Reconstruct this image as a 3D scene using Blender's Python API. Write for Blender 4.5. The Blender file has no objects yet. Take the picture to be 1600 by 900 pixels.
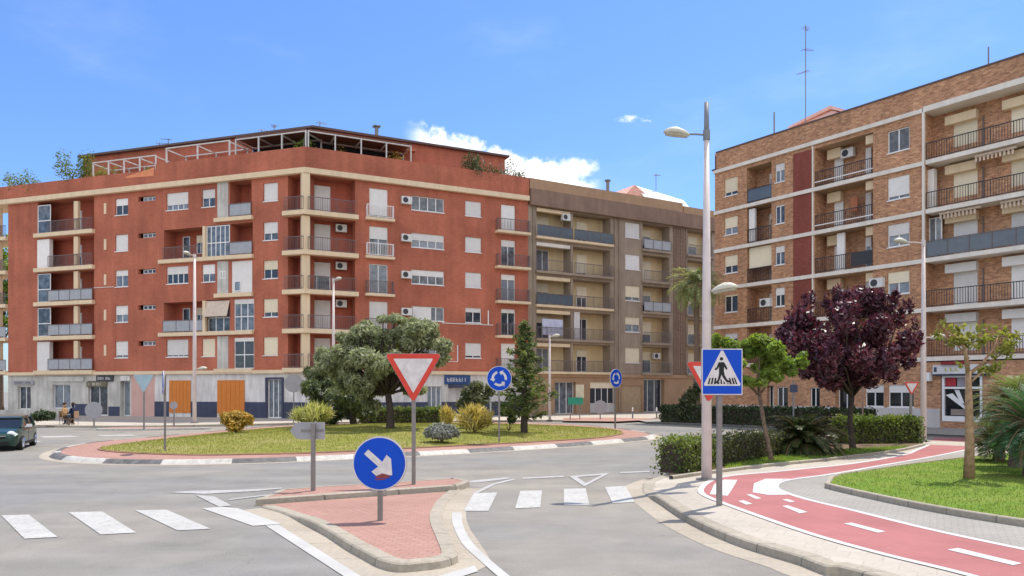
import bpy, bmesh, math, random
import numpy as np
from mathutils import Vector, Matrix, geometry
random.seed(7)
R = math.radians
SC = bpy.context.scene
COL = SC.collection
# ------------------------------------------------------------------ camera, sky, sun, exposure
FPX, HOR, CAMH = 1150.0, 609.0, 2.3          # focal length in px of a 1600 px wide frame, horizon row, eye height
cd = bpy.data.cameras.new('camera'); cam = bpy.data.objects.new('camera', cd); COL.objects.link(cam)
cam.location = (0, 0, CAMH); cam.rotation_euler = (R(90), 0, 0)
cd.sensor_width = 36; cd.lens = 36*FPX/1600; cd.shift_y = (HOR-450)/1600; cd.clip_end = 3000
SC.camera = cam
SUN_EL, SUN_AZ = 64.0, 44.0                  # azimuth clockwise from straight ahead
world = bpy.data.worlds.new('World'); SC.world = world; world.use_nodes = True
def build_world():
    nt = world.node_tree; N = nt.nodes; L = nt.links; N.clear()
    out = N.new('ShaderNodeOutputWorld'); bg = N.new('ShaderNodeBackground'); sky = N.new('ShaderNodeTexSky')
    sky.sky_type = 'NISHITA'; sky.sun_disc = False; sky.sun_elevation = R(SUN_EL); sky.sun_rotation = R(SUN_AZ)
    sky.air_density = 1.25; sky.dust_density = 0.35; sky.ozone_density = 4.0; sky.altitude = 20
    bg.inputs['Strength'].default_value = 0.097
    tc = N.new('ShaderNodeTexCoord'); sp = N.new('ShaderNodeSeparateXYZ'); L.new(tc.outputs['Generated'], sp.inputs[0])
    def M(op, a, b=None, c=None):
        m = N.new('ShaderNodeMath'); m.operation = op
        for i, x in enumerate((a, b, c)):
            if x is None: continue
            if isinstance(x, (int, float)): m.inputs[i].default_value = x
            else: L.new(x, m.inputs[i])
        return m.outputs[0]
    def S(x, lo, hi):
        m = N.new('ShaderNodeMapRange'); m.interpolation_type = 'SMOOTHSTEP'; L.new(x, m.inputs[0])
        m.inputs[1].default_value = lo; m.inputs[2].default_value = hi; return m.outputs[0]
    az = M('ARCTAN2', sp.outputs[0], sp.outputs[1]); el = M('ARCTAN2', sp.outputs[2], M('SQRT', M('ADD', M('MULTIPLY', sp.outputs[0], sp.outputs[0]), M('MULTIPLY', sp.outputs[1], sp.outputs[1]))))
    def noise(scale, detail=8, z=0.0, sq=1.0, rough=.6):
        cb = N.new('ShaderNodeCombineXYZ'); L.new(az, cb.inputs[0]); L.new(M('MULTIPLY', el, sq), cb.inputs[1]); cb.inputs[2].default_value = z
        n = N.new('ShaderNodeTexNoise'); L.new(cb.outputs[0], n.inputs['Vector']); n.inputs['Scale'].default_value = scale
        n.inputs['Detail'].default_value = detail; n.inputs['Roughness'].default_value = rough; return n.outputs[0]
    nA = noise(26, 10, 0.3)
    # cumulus bank ahead: its top line falls from left to right
    top = M('SUBTRACT', 0.311, M('MULTIPLY', az, 0.23))
    h = M('SUBTRACT', M('ADD', top, M('MULTIPLY', M('SUBTRACT', nA, .5), 0.085)), el)
    m1 = M('MULTIPLY', S(h, -.002, .016), M('MULTIPLY', S(az, -.15, -.10), S(M('MULTIPLY', az, -1), -.125, -.085)))
    m1 = M('MULTIPLY', m1, S(el, .10, .2))
    nB = noise(34, 10, 4.1, 2.2, .7)
    ex = M('DIVIDE', M('SUBTRACT', az, .166), .034); ey = M('DIVIDE', M('SUBTRACT', el, .349), .0085)
    r2 = M('ADD', M('MULTIPLY', ex, ex), M('MULTIPLY', ey, ey))
    m2 = S(M('ADD', M('SUBTRACT', .75, r2), M('MULTIPLY', M('SUBTRACT', nB, .5), 5.5)), .2, 1.7)
    m2 = M('MULTIPLY', m2, M('MULTIPLY', S(r2, 4, 1.5), .85))
    ex3 = M('DIVIDE', M('SUBTRACT', az, .093), .03); ey3 = M('DIVIDE', M('SUBTRACT', el, .293), .016)
    r3 = M('ADD', M('MULTIPLY', ex3, ex3), M('MULTIPLY', ey3, ey3))
    m3 = M('MULTIPLY', S(M('ADD', M('SUBTRACT', 1.0, r3), M('MULTIPLY', M('SUBTRACT', noise(45, 8, 2.2), .5), 2.6)), .1, 1.2), .8)
    # thin veil of high cloud
    v = M('MULTIPLY', S(noise(3.0, 5, 9.0, 2.5), .5, .85), .10)
    # bright cumulus added to the unseen sky behind the viewer to lift the shaded facades
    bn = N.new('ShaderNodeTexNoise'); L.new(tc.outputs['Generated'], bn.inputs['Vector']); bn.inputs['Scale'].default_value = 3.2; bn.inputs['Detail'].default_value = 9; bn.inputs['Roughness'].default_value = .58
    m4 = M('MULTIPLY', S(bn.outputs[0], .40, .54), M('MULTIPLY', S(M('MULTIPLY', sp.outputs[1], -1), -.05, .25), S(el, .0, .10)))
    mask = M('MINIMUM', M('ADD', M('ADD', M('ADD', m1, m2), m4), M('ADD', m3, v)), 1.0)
    mix = N.new('ShaderNodeMix'); mix.data_type = 'RGBA'; L.new(mask, mix.inputs[0])
    hs = N.new('ShaderNodeHueSaturation'); L.new(sky.outputs[0], hs.inputs['Color']); hs.inputs['Saturation'].default_value = 1.0
    tn = N.new('ShaderNodeMix'); tn.data_type = 'RGBA'; tn.blend_type = 'MULTIPLY'; tn.inputs[0].default_value = 1; L.new(hs.outputs[0], tn.inputs[6]); tn.inputs[7].default_value = (.58, .74, 1.04, 1)
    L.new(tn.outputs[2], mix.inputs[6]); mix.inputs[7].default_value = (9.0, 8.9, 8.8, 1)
    L.new(mix.outputs[2], bg.inputs['Color']); L.new(bg.outputs[0], out.inputs[0])
build_world()
sd = bpy.data.lights.new('sun', 'SUN'); sun = bpy.data.objects.new('sun', sd); COL.objects.link(sun)
sd.energy = 2.65; sd.angle = R(0.5); sd.color = (1.0, .94, .84)
_s = Vector((math.sin(R(SUN_AZ))*math.cos(R(SUN_EL)), math.cos(R(SUN_AZ))*math.cos(R(SUN_EL)), math.sin(R(SUN_EL))))
sun.rotation_euler = (-_s).to_track_quat('-Z', 'Y').to_euler(); sun.location = (20, 20, 60)
SC.view_settings.view_transform = 'Standard'; SC.view_settings.look = 'None'; SC.view_settings.gamma = 1
SC.view_settings.exposure = 0.96
SC.cycles.max_bounces = 8; SC.cycles.diffuse_bounces = 4; SC.cycles.transparent_max_bounces = 8

# ------------------------------------------------------------------ coordinates read off the photograph
def G(px, py, h=0.0):                        # pixel -> point of the ground (height h)
    y = FPX*(CAMH-h)/(py-HOR); return Vector(((px-800)/FPX*y, y))
def AT(px, py, y): return Vector(((px-800)/FPX*y, y, CAMH+(HOR-py)/FPX*y))
def HT(py, y): return CAMH+(HOR-py)/FPX*y
def GP(l, h=0.0): return [G(a, b, h) for a, b in l]

# ------------------------------------------------------------------ mesh helpers
ORI = {}
class Fr:                                     # a frame: u along d, w along the outward normal n, v up
    def __init__(s, P, d, n=None):
        s.P = Vector((P[0], P[1], P[2] if len(P) > 2 else 0)); s.d = Vector((d[0], d[1], 0)).normalized()
        s.n = Vector((s.d.y, -s.d.x, 0)) if n is None else Vector((n[0], n[1], 0)).normalized()
    def pt(s, u, w, v): return s.P + s.d*u + s.n*w + Vector((0, 0, v))
class Fac(Fr):                                # a facade from A (left) to B (right)
    def __init__(s, A, B, off=0.0):
        A = Vector((A[0], A[1])); B = Vector((B[0], B[1])); d = (B-A).normalized(); n = Vector((d.y, -d.x))
        Fr.__init__(s, A+n*off, d); s.len = (B-A).length
    def u(s, px):
        a = (px-800)/FPX; return (a*s.P.y-s.P.x)/(s.d.x-a*s.d.y)
WF = Fr((0, 0, 0), (1, 0), (0, 1))            # world frame: u=x, w=y, v=z
class MB:
    def __init__(s): s.v = []; s.f = []
    def face(s, pts):
        i = len(s.v); s.v.extend(tuple(p) for p in pts); s.f.append(tuple(range(i, i+len(pts)))); return s
    def q(s, fr, pts): return s.face([fr.pt(*p) for p in pts])
    def box(s, fr, u0, u1, w0, w1, v0, v1):
        i = len(s.v)
        for (a, b, c) in ((u0,w0,v0),(u1,w0,v0),(u1,w1,v0),(u0,w1,v0),(u0,w0,v1),(u1,w0,v1),(u1,w1,v1),(u0,w1,v1)):
            s.v.append(tuple(fr.pt(a, b, c)))
        for f in ((0,3,2,1),(4,5,6,7),(0,1,5,4),(1,2,6,5),(2,3,7,6),(3,0,4,7)): s.f.append(tuple(i+k for k in f))
        return s
    def prism(s, fr, poly, w0, w1):           # polygon in (u,v) with thickness along w
        n = len(poly); i = len(s.v)
        for w in (w0, w1):
            for (u, v) in poly: s.v.append(tuple(fr.pt(u, w, v)))
        tris = geometry.tessellate_polygon([[Vector((u, v, 0)) for u, v in poly]])
        for t in tris: s.f.append(tuple(i+k for k in t)); s.f.append(tuple(i+n+k for k in reversed(t)))
        for k in range(n): s.f.append((i+k, i+(k+1) % n, i+n+(k+1) % n, i+n+k))
        return s
    def tube(s, pts, rad, n=8, cap=True):
        pts = [Vector(p) for p in pts]
        if not isinstance(rad, (list, tuple)): rad = [rad]*len(pts)
        i0 = len(s.v); up = None
        for k, p in enumerate(pts):
            t = (pts[min(k+1, len(pts)-1)]-pts[max(k-1, 0)]).normalized()
            a = Vector((0, 0, 1)) if abs(t.z) < .9 else Vector((1, 0, 0))
            if up is not None: a = up
            b = t.cross(a).normalized(); c = b.cross(t).normalized(); up = c
            for j in range(n):
                g = 2*math.pi*j/n; s.v.append(tuple(p+(b*math.cos(g)+c*math.sin(g))*rad[k]))
        for k in range(len(pts)-1):
            for j in range(n):
                a = i0+k*n+j; b = i0+k*n+(j+1) % n; s.f.append((a, b, b+n, a+n))
        if cap:
            s.f.append(tuple(i0+j for j in reversed(range(n)))); e = i0+(len(pts)-1)*n; s.f.append(tuple(e+j for j in range(n)))
        return s
    def loft(s, rings, cap=True):
        n = len(rings[0]); i0 = len(s.v)
        for r in rings: s.v.extend(tuple(p) for p in r)
        for k in range(len(rings)-1):
            for j in range(n):
                a = i0+k*n+j; b = i0+k*n+(j+1) % n; s.f.append((a, b, b+n, a+n))
        if cap: s.f.append(tuple(i0+j for j in reversed(range(n)))); e = i0+(len(rings)-1)*n; s.f.append(tuple(e+j for j in range(n)))
        return s
    def disc(s, fr, cu, cv, r, w0, w1, n=40): return s.prism(fr, [(cu+r*math.cos(2*math.pi*k/n), cv+r*math.sin(2*math.pi*k/n)) for k in range(n)], w0, w1)
    def build(s, name, mat, parent=None, origin=None, smooth=False):
        if parent is not None: org = ORI[parent]
        elif origin is not None: org = Vector((origin[0], origin[1], origin[2] if len(origin) > 2 else 0))
        else:
            a = np.array(s.v); org = Vector(((a[:,0].min()+a[:,0].max())/2, (a[:,1].min()+a[:,1].max())/2, a[:,2].min()))
        me = bpy.data.meshes.new(name); me.from_pydata([(x-org.x, y-org.y, z-org.z) for x, y, z in s.v], [], s.f); me.update()
        return link_mesh(name, me, mat, parent, org, smooth)
def link_mesh(name, me, mat, parent, org, smooth=False):
    if mat: me.materials.append(mat)
    o = bpy.data.objects.new(name, me); COL.objects.link(o)
    if parent is not None: o.parent = parent
    else: o.location = org
    ORI[o] = Vector(org)
    if smooth: me.polygons.foreach_set('use_smooth', [True]*len(me.polygons))
    return o
def thing(name, label, cat, loc, group=None):
    o = bpy.data.objects.new(name, None); COL.objects.link(o); o.empty_display_size = .3
    o.location = (loc[0], loc[1], loc[2] if len(loc) > 2 else 0); ORI[o] = Vector(o.location)
    return tag(o, label, cat, group)
def tag(o, label=None, cat=None, group=None, kind=None):
    if label: o['label'] = label
    if cat: o['category'] = cat
    if group: o['group'] = group
    if kind: o['kind'] = kind
    return o
def struct(mb, name, mat): return tag(mb.build(name, mat, origin=(0, 0, 0)), kind='structure')

# ------------------------------------------------------------------ materials
MATS = {}
def newmat(name):
    m = bpy.data.materials.new(name); m.use_nodes = True; nt = m.node_tree; nt.nodes.clear(); MATS[name] = m
    return m, nt.nodes, nt.links
class NB:                                     # small node builder
    def __init__(s, name): s.m, s.N, s.L = newmat(name)
    def n(s, t, **k):
        x = s.N.new('ShaderNode'+t)
        for a, b in k.items(): setattr(x, a, b)
        return x
    def lk(s, a, b): s.L.new(a, b)
    def math(s, op, a, b=0.0):
        m = s.n('Math', operation=op)
        for i, x in enumerate((a, b)):
            if isinstance(x, (int, float)): m.inputs[i].default_value = x
            else: s.lk(x, m.inputs[i])
        return m.outputs[0]
    def rng(s, x, a, b, c, d):
        m = s.n('MapRange'); s.lk(x, m.inputs[0])
        for i, t in enumerate((a, b, c, d)): m.inputs[i+1].default_value = t
        return m.outputs[0]
    def pos(s): return s.n('NewGeometry').outputs['Position']
    def noise(s, scale, detail=4, rough=.55, vec=None):
        x = s.n('TexNoise'); s.lk(vec if vec else s.pos(), x.inputs['Vector']); x.inputs['Scale'].default_value = scale
        x.inputs['Detail'].default_value = detail; x.inputs['Roughness'].default_value = rough; return x.outputs[0]
    def mix(s, f, a, b, mode='MIX'):
        x = s.n('Mix', data_type='RGBA', blend_type=mode)
        if isinstance(f, (int, float)): x.inputs[0].default_value = f
        else: s.lk(f, x.inputs[0])
        for i, c in ((6, a), (7, b)):
            if isinstance(c, tuple): x.inputs[i].default_value = (*c[:3], 1)
            else: s.lk(c, x.inputs[i])
        return x.outputs[2]
    def mul(s, c, f):                         # colour times a factor socket
        cb = s.n('CombineXYZ'); [s.lk(f, cb.inputs[i]) for i in range(3)]
        return s.mix(1.0, c, cb.outputs[0], 'MULTIPLY')
    def wall_uv(s):                           # x along any upright wall, y up, in metres
        g = s.n('NewGeometry'); c = s.n('VectorMath', operation='CROSS_PRODUCT'); c.inputs[0].default_value = (0, 0, 1); s.lk(g.outputs['True Normal'], c.inputs[1])
        d = s.n('VectorMath', operation='DOT_PRODUCT'); s.lk(g.outputs['Position'], d.inputs[0]); s.lk(c.outputs[0], d.inputs[1])
        sp = s.n('SeparateXYZ'); s.lk(g.outputs['Position'], sp.inputs[0]); cb = s.n('CombineXYZ')
        s.lk(d.outputs['Value'], cb.inputs[0]); s.lk(sp.outputs[2], cb.inputs[1]); return cb.outputs[0]
    def fin(s, col, rough=.8, spec=.3, metal=0.0, bump=None, bstr=.3, bdist=.01, coat=0.0):
        p = s.n('BsdfPrincipled'); o = s.n('OutputMaterial')
        if isinstance(col, tuple): p.inputs['Base Color'].default_value = (*col[:3], 1)
        else: s.lk(col, p.inputs['Base Color'])
        if isinstance(rough, (int, float)): p.inputs['Roughness'].default_value = rough
        else: s.lk(rough, p.inputs['Roughness'])
        p.inputs['Specular IOR Level'].default_value = spec; p.inputs['Metallic'].default_value = metal
        p.inputs['Coat Weight'].default_value = coat
        if bump is not None:
            b = s.n('Bump'); b.inputs['Strength'].default_value = bstr; b.inputs['Distance'].default_value = bdist
            s.lk(bump, b.inputs['Height']); s.lk(b.outputs[0], p.inputs['Normal'])
        s.lk(p.outputs[0], o.inputs[0]); return s.m
def pm(name, col, rough=.7, spec=.3, metal=0.0, var=.12, scale=3.0, rnd=0.0, coat=0.0):
    b = NB(name); f = b.rng(b.noise(scale, 6), .3, .7, 1-var, 1+var)
    if rnd:
        r = b.n('ObjectInfo').outputs['Random']; f = b.math('MULTIPLY', f, b.rng(r, 0, 1, 1-rnd, 1+rnd*.6))
    return b.fin(b.mul(col, f), rough, spec, metal, coat=coat)
def brick(name, c1, c2, mortar, bw=.25, bh=.075, patch=.12, speck=.25):
    b = NB(name); uv = b.wall_uv(); t = b.n('TexBrick'); b.lk(uv, t.inputs['Vector'])
    t.inputs['Color1'].default_value = (*c1, 1); t.inputs['Color2'].default_value = (*c2, 1); t.inputs['Mortar'].default_value = (*mortar, 1)
    t.inputs['Scale'].default_value = 1; t.inputs['Brick Width'].default_value = bw; t.inputs['Row Height'].default_value = bh; t.inputs['Mortar Size'].default_value = .008
    mp = b.n('Mapping'); b.lk(uv, mp.inputs[0]); mp.inputs['Scale'].default_value = (1, 2.2, 1)
    f = b.math('MULTIPLY', b.rng(b.noise(.35, 5), .3, .7, 1-patch, 1+patch), b.rng(b.noise(3.2, 6, .75, mp.outputs[0]), .3, .7, 1-speck, 1+speck))
    ms = b.n('Mapping'); b.lk(uv, ms.inputs[0]); ms.inputs['Scale'].default_value = (1.4, .12, 1)      # rain streaks
    f = b.math('MULTIPLY', f, b.rng(b.noise(1.0, 4, .6, ms.outputs[0]), .35, .7, 1.10, .87))
    return b.fin(b.mul(t.outputs[0], f), .9, .2)
def plaster(name, col, var=.1, streak=.12):
    b = NB(name); uv = b.wall_uv(); ms = b.n('Mapping'); b.lk(uv, ms.inputs[0]); ms.inputs['Scale'].default_value = (2.2, .25, 1)
    f = b.math('MULTIPLY', b.rng(b.noise(.9, 6), .3, .7, 1-var, 1+var), b.rng(b.noise(1.2, 5, .6, ms.outputs[0]), .35, .75, 1+streak*.4, 1-streak))
    return b.fin(b.mul(col, f), .85, .25)
def asphalt_cols(b):
    big = b.noise(.09, 5, .6); mid = b.noise(.9, 6, .65)
    c = b.mix(b.rng(big, .38, .62, 0, 1), (.215, .209, .20), (.285, .258, .214))
    mp = b.n('Mapping'); b.lk(b.pos(), mp.inputs[0]); mp.inputs['Rotation'].default_value = (0, 0, R(8)); mp.inputs['Scale'].default_value = (.25, 1.6, 1)
    st = b.noise(.55, 5, .6, mp.outputs[0])
    f = b.math('MULTIPLY', b.rng(mid, .3, .7, .85, 1.1), b.rng(st, .3, .7, .88, 1.09))
    stn = b.rng(b.noise(.33, 8, .72), .56, .72, 1, .84); f = b.math('MULTIPLY', f, stn)
    fine = b.noise(38, 3, .8); f = b.math('MULTIPLY', f, b.rng(fine, .25, .75, .78, 1.2))
    v = b.n('TexVoronoi', feature='DISTANCE_TO_EDGE'); nv = b.n('Mapping'); 
    wob = b.n('TexNoise'); b.lk(b.pos(), wob.inputs['Vector']); wob.inputs['Scale'].default_value = 1.3; wob.inputs['Detail'].default_value = 5
    add = b.n('VectorMath', operation='MULTIPLY_ADD'); b.lk(wob.outputs['Color'], add.inputs[0]); add.inputs[1].default_value = (1.2, 1.2, 0); b.lk(b.pos(), add.inputs[2])
    b.lk(add.outputs[0], v.inputs['Vector']); v.inputs['Scale'].default_value = .22
    crack = b.rng(v.outputs['Distance'], 0, .003, .84, 1); f = b.math('MULTIPLY', f, crack)
    return b.mul(c, f), fine
def mat_asphalt():
    b = NB('asphalt'); c, fine = asphalt_cols(b); return b.fin(c, .9, .25, bump=fine, bstr=.35, bdist=.008)
def mat_paint(name, wear, col=(.47, .46, .43)):
    b = NB(name); c, fine = asphalt_cols(b); w = b.math('ADD', b.math('MULTIPLY', b.noise(9, 7, .75), .6), b.math('MULTIPLY', b.noise(60, 3, .8), .4))
    f = b.rng(w, wear-.05, wear+.05, 0, 1); f2 = b.rng(b.noise(1.7, 5), .3, .7, .88, 1.04)
    return b.fin(b.mix(f, c, b.mul(col, f2)), .75, .25)
def mat_pavers(name, c1, c2, joint, bw, bh, rot=0.0, speck=.1):
    b = NB(name); mp = b.n('Mapping'); b.lk(b.pos(), mp.inputs[0]); mp.inputs['Rotation'].default_value = (0, 0, R(rot))
    t = b.n('TexBrick'); b.lk(mp.outputs[0], t.inputs['Vector']); t.inputs['Scale'].default_value = 1
    t.inputs['Color1'].default_value = (*c1, 1); t.inputs['Color2'].default_value = (*c2, 1); t.inputs['Mortar'].default_value = (*joint, 1)
    t.inputs['Brick Width'].default_value = bw; t.inputs['Row Height'].default_value = bh; t.inputs['Mortar Size'].default_value = .012
    f = b.math('MULTIPLY', b.rng(b.noise(.5, 6), .3, .7, .88, 1.1), b.rng(b.noise(14, 5, .7), .3, .7, 1-speck, 1+speck))
    return b.fin(b.mul(t.outputs[0], f), .85, .25, bump=t.outputs['Fac'], bstr=.2, bdist=-.004)
def mat_grass(name, a, c, d):
    b = NB(name); f = b.rng(b.noise(1.6, 7, .7), .35, .65, 0, 1); g = b.rng(b.noise(.55, 7, .7), .44, .62, 0, 1)
    col = b.mix(g, b.mix(f, a, c), d); fine = b.noise(45, 4, .8)
    return b.fin(b.mul(col, b.rng(fine, .25, .75, .7, 1.25)), .95, .1, bump=fine, bstr=.6, bdist=.03)
def mat_leaf(name, a, c, trans=.35, tcol=None, rough=.55, var=.35):
    b = NB(name); g = b.n('NewGeometry'); r = g.outputs['Random Per Island']
    col = b.mix(b.rng(b.noise(1.4, 3), .35, .65, 0, 1), a, c); col = b.mul(col, b.rng(r, 0, 1, 1-var, 1+var))
    p = b.n('BsdfPrincipled'); b.lk(col, p.inputs['Base Color']); p.inputs['Roughness'].default_value = rough; p.inputs['Specular IOR Level'].default_value = .35
    t = b.n('BsdfTranslucent'); tc = b.mix(1.0, col, tcol or (1.5, 1.6, .7), 'MULTIPLY'); b.lk(tc, t.inputs[0])
    mx = b.n('MixShader'); mx.inputs[0].default_value = trans; b.lk(p.outputs[0], mx.inputs[1]); b.lk(t.outputs[0], mx.inputs[2])
    o = b.n('OutputMaterial'); b.lk(mx.outputs[0], o.inputs[0]); return b.m
def mat_bike():
    b = NB('bike_lane_red'); f = b.math('MULTIPLY', b.rng(b.noise(.7, 7, .7), .3, .7, .84, 1.12), b.rng(b.noise(45, 4, .8), .25, .75, .86, 1.12))
    w = b.rng(b.noise(2.6, 8, .75), .58, .72, 0, .55)
    return b.fin(b.mul(b.mix(w, (.375, .148, .142), (.37, .23, .20)), f), .9, .2)
ASPH = mat_asphalt(); PAINT = mat_paint('road_paint', .435); PAINTW = mat_paint('road_paint_worn', .44, (.43, .42, .40)); PAINTF = mat_paint('road_paint_fresh', .30)
PINK = mat_pavers('pink_pavers', (.37, .20, .155), (.41, .235, .185), (.29, .18, .145), .2, .1, 12)
PAVE = mat_pavers('pale_pavers', (.42, .375, .31), (.45, .405, .34), (.385, .345, .285), .4, .4, 30)
PAVEG = mat_pavers('grey_pavers', (.30, .282, .25), (.33, .31, .272), (.255, .24, .212), .2, .1, 30)
CONC = mat_pavers('concrete', (.37, .32, .25), (.41, .36, .285), (.27, .24, .195), 30, 1.0, 0, .14)
KERBC = mat_pavers('kerb_stone', (.345, .305, .24), (.38, .335, .265), (.20, .18, .15), 60, .8, 0, .18)
KWHITE = pm('kerb_white_paint', (.46, .44, .395), .7, var=.22, scale=6); KDARK = pm('kerb_dark_paint', (.13, .125, .12), .7, var=.35, scale=6)
BIKE = mat_bike()
BIKEW = mat_paint('bike_lane_white', .30, (.56, .55, .54))
LAWN_A = mat_grass('lawn_dry', (.20, .215, .042), (.26, .255, .062), (.31, .275, .10)); LAWN_B = mat_grass('lawn_fresh', (.125, .215, .03), (.175, .255, .04), (.22, .26, .06))
SOIL = pm('planting_soil', (.17, .12, .075), .95, .1, var=.3, scale=5)
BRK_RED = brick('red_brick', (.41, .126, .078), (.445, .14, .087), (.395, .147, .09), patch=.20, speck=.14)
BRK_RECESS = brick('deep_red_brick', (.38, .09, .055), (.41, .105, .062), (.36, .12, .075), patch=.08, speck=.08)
BRK_TAN = brick('tan_brick', (.53, .28, .15), (.38, .175, .10), (.46, .33, .22), .26, .09, .14, .5)
BRK_MAROON = brick('maroon_tile', (.22, .06, .045), (.25, .075, .055), (.2, .07, .055), .2, .1, .1, .15)
TAUPE = plaster('taupe_render', (.34, .265, .20), .12, .2); FASCIA = plaster('fascia_render', (.25, .165, .12), .1, .2); FASC2 = plaster('brown_coping', (.40, .255, .155), .1, .1)
CREAM = plaster('cream_render', (.74, .58, .39), .05, .1); YELLOW = plaster('yellow_render', (.72, .56, .33), .08, .12)
WHITEW = plaster('white_render', (.66, .63, .60), .12, .3); SHOPW = plaster('shop_render', (.53, .505, .46), .2, .3)
NAVY = plaster('navy_plinth', (.065, .072, .115), .15, .2); PINKW = plaster('pink_render', (.60, .37, .32), .08, .1)
GREYP = plaster('grey_plinth', (.55, .52, .50), .1, .12); BROWNT = plaster('brown_tile', (.38, .24, .145), .12, .1)
BAND = plaster('white_band', (.76, .70, .62), .06, .14)
SALMON = pm('salmon_roof', (.74, .44, .35), .8); ROOFW = pm('white_roof_sheet', (.85, .84, .82), .6); ROOFD = pm('dark_roof_edge', (.13, .09, .08), .8)
SHUT = pm('shutter_white', (.76, .73, .70), .6, rnd=.16, var=.05); SHUTY = pm('shutter_cream', (.78, .68, .50), .6, rnd=.12, var=.05)
FRAMEW = pm('white_frame', (.80, .79, .78), .45, var=.04); PERG = pm('pergola_paint', (.58, .56, .54), .5); FRAMED = pm('dark_frame', (.05, .05, .055), .5)
def mat_glass():
    b = NB('window_glass'); r = b.n('ObjectInfo').outputs['Random']
    uv = b.wall_uv(); n = b.noise(2.2, 2, .5, uv)                     # curtains and dark rooms behind the pane
    col = b.mix(b.rng(b.math('ADD', b.math('MULTIPLY', r, .55), b.math('MULTIPLY', n, .6)), .45, .8, 0, 1), (.035, .045, .06), (.22, .25, .29))
    return b.fin(col, .06, .6)
GLASS = mat_glass(); GLASSD = pm('dark_glass', (.015, .018, .022), .08, .6, var=.1)
RAILM = pm('railing_metal', (.16, .13, .13), .5, metal=.0); RAILB = pm('railing_black', (.045, .045, .05), .5); RAILP = pm('railing_panel', (.34, .35, .37), .35, .5, var=.1); RAILG = pm('railing_smoked', (.10, .125, .15), .2, .5)
STEEL = pm('galvanised_steel', (.22, .20, .19), .5, .5, .3, var=.12, scale=8); LAMPP = pm('lamp_post_white', (.62, .54, .51), .55, var=.08, scale=4); LAMPG = pm('lamp_grey', (.20, .21, .22), .5)
LAMPH = pm('lamp_head_shell', (.55, .53, .44), .5); LENS = pm('lamp_lens', (.45, .43, .36), .2, .5)
ALU = pm('sign_back', (.33, .325, .34), .5, .4, .3, var=.08); BLUE = pm('sign_blue', (.004, .066, .50), .5, .2, var=.05); WHITES = pm('sign_white', (.62, .585, .575), .5, .3, var=.14, scale=7)
REDS = pm('sign_red', (.60, .055, .035), .5, .3, var=.14, scale=7); BLACK = pm('sign_black', (.012, .012, .012), .5); TEAL = pm('faded_blue_sign_back', (.33, .44, .49), .5); GREEN = pm('green_sign', (.03, .27, .17), .45)
RUST = pm('rust_smear', (.22, .05, .06), .7, var=.3, scale=20); BOARD = pm('cream_board', (.62, .55, .40), .6)
ORANGE = pm('orange_panel', (.62, .20, .035), .6, var=.06); BARK = pm('bark', (.17, .12, .085), .95, .1, var=.4, scale=12); BARKD = pm('dark_bark', (.07, .055, .045), .95, .1, var=.35, scale=12); BARKT = pm('tan_bark', (.33, .21, .13), .95, .1, var=.3, scale=10)
ACM = pm('air_conditioner_case', (.66, .65, .62), .5, var=.06); TERRA = pm('terracotta', (.45, .17, .09), .8)
FABW = pm('washing_cloth', (.55, .56, .70), .9); AWN = pm('awning_cloth', (.62, .50, .40), .9); AWNO = pm('orange_tarp', (.72, .27, .13), .8)
TYRE = pm('tyre_rubber', (.018, .018, .018), .8); CARP = pm('car_green_paint', (.006, .04, .028), .3, .4, .2, var=.05, coat=.5); CARW = pm('car_white_roof', (.75, .75, .73), .25, .5, coat=.6); CHROME = pm('chrome', (.7, .7, .7), .12, .5, 1.0)
def mat_lamp_glass(): b = NB('headlight_glass'); return b.fin((.75, .76, .78), .05, .8)
HEADL = mat_lamp_glass()

# ------------------------------------------------------------------ paths and surfaces
def cat(pts, closed=False, step=.25):
    pts = [Vector((p[0], p[1])) for p in pts]; n = len(pts); out = []
    for i in range(n if closed else n-1):
        p0 = pts[(i-1) % n] if closed or i > 0 else pts[0]*2-pts[1]; p1 = pts[i]; p2 = pts[(i+1) % n]
        p3 = pts[(i+2) % n] if closed or i+2 < n else p2*2-p1
        k = max(2, int((p2-p1).length/step))
        for j in range(k):
            t = j/k; out.append(.5*((2*p1)+(p2-p0)*t+(2*p0-5*p1+4*p2-p3)*t*t+(3*p1-p0-3*p2+p3)*t**3))
    if not closed: out.append(pts[-1])
    return out
def normals(path, closed):
    n = len(path); N = []
    for i in range(n):
        a = path[(i-1) % n] if closed or i > 0 else path[i]; b = path[(i+1) % n] if closed or i < n-1 else path[i]
        t = (b-a).normalized(); N.append(Vector((-t.y, t.x)))     # left of travel
    return N
def offset(path, d, closed=False): return [p+m*d for p, m in zip(path, normals(path, closed))]
def sweep(mb, path, prof, closed=False, zf=None):                 # prof: (offset to the left, z) ; zf(p) is added to points with z>0
    N = normals(path, closed); n = len(path); k = len(prof); i0 = len(mb.v)
    for p, m in zip(path, N):
        for (o, z) in prof:
            q = p+m*o; zz = z if zf is None or z < .02 else z-1+zf(p)
            mb.v.append((q.x, q.y, zz))
    for i in range(n if closed else n-1):
        for j in range(k-1):
            a = i0+i*k+j; b = i0+((i+1) % n)*k+j; mb.f.append((a, b, b+1, a+1))
    return mb
def inside(p, poly):
    c = False; n = len(poly); x, y = p[0], p[1]
    for i in range(n):
        a, b = poly[i], poly[i-1]
        if (a[1] > y) != (b[1] > y) and x < (b[0]-a[0])*(y-a[1])/(b[1]-a[1])+a[0]: c = not c
    return c
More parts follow.
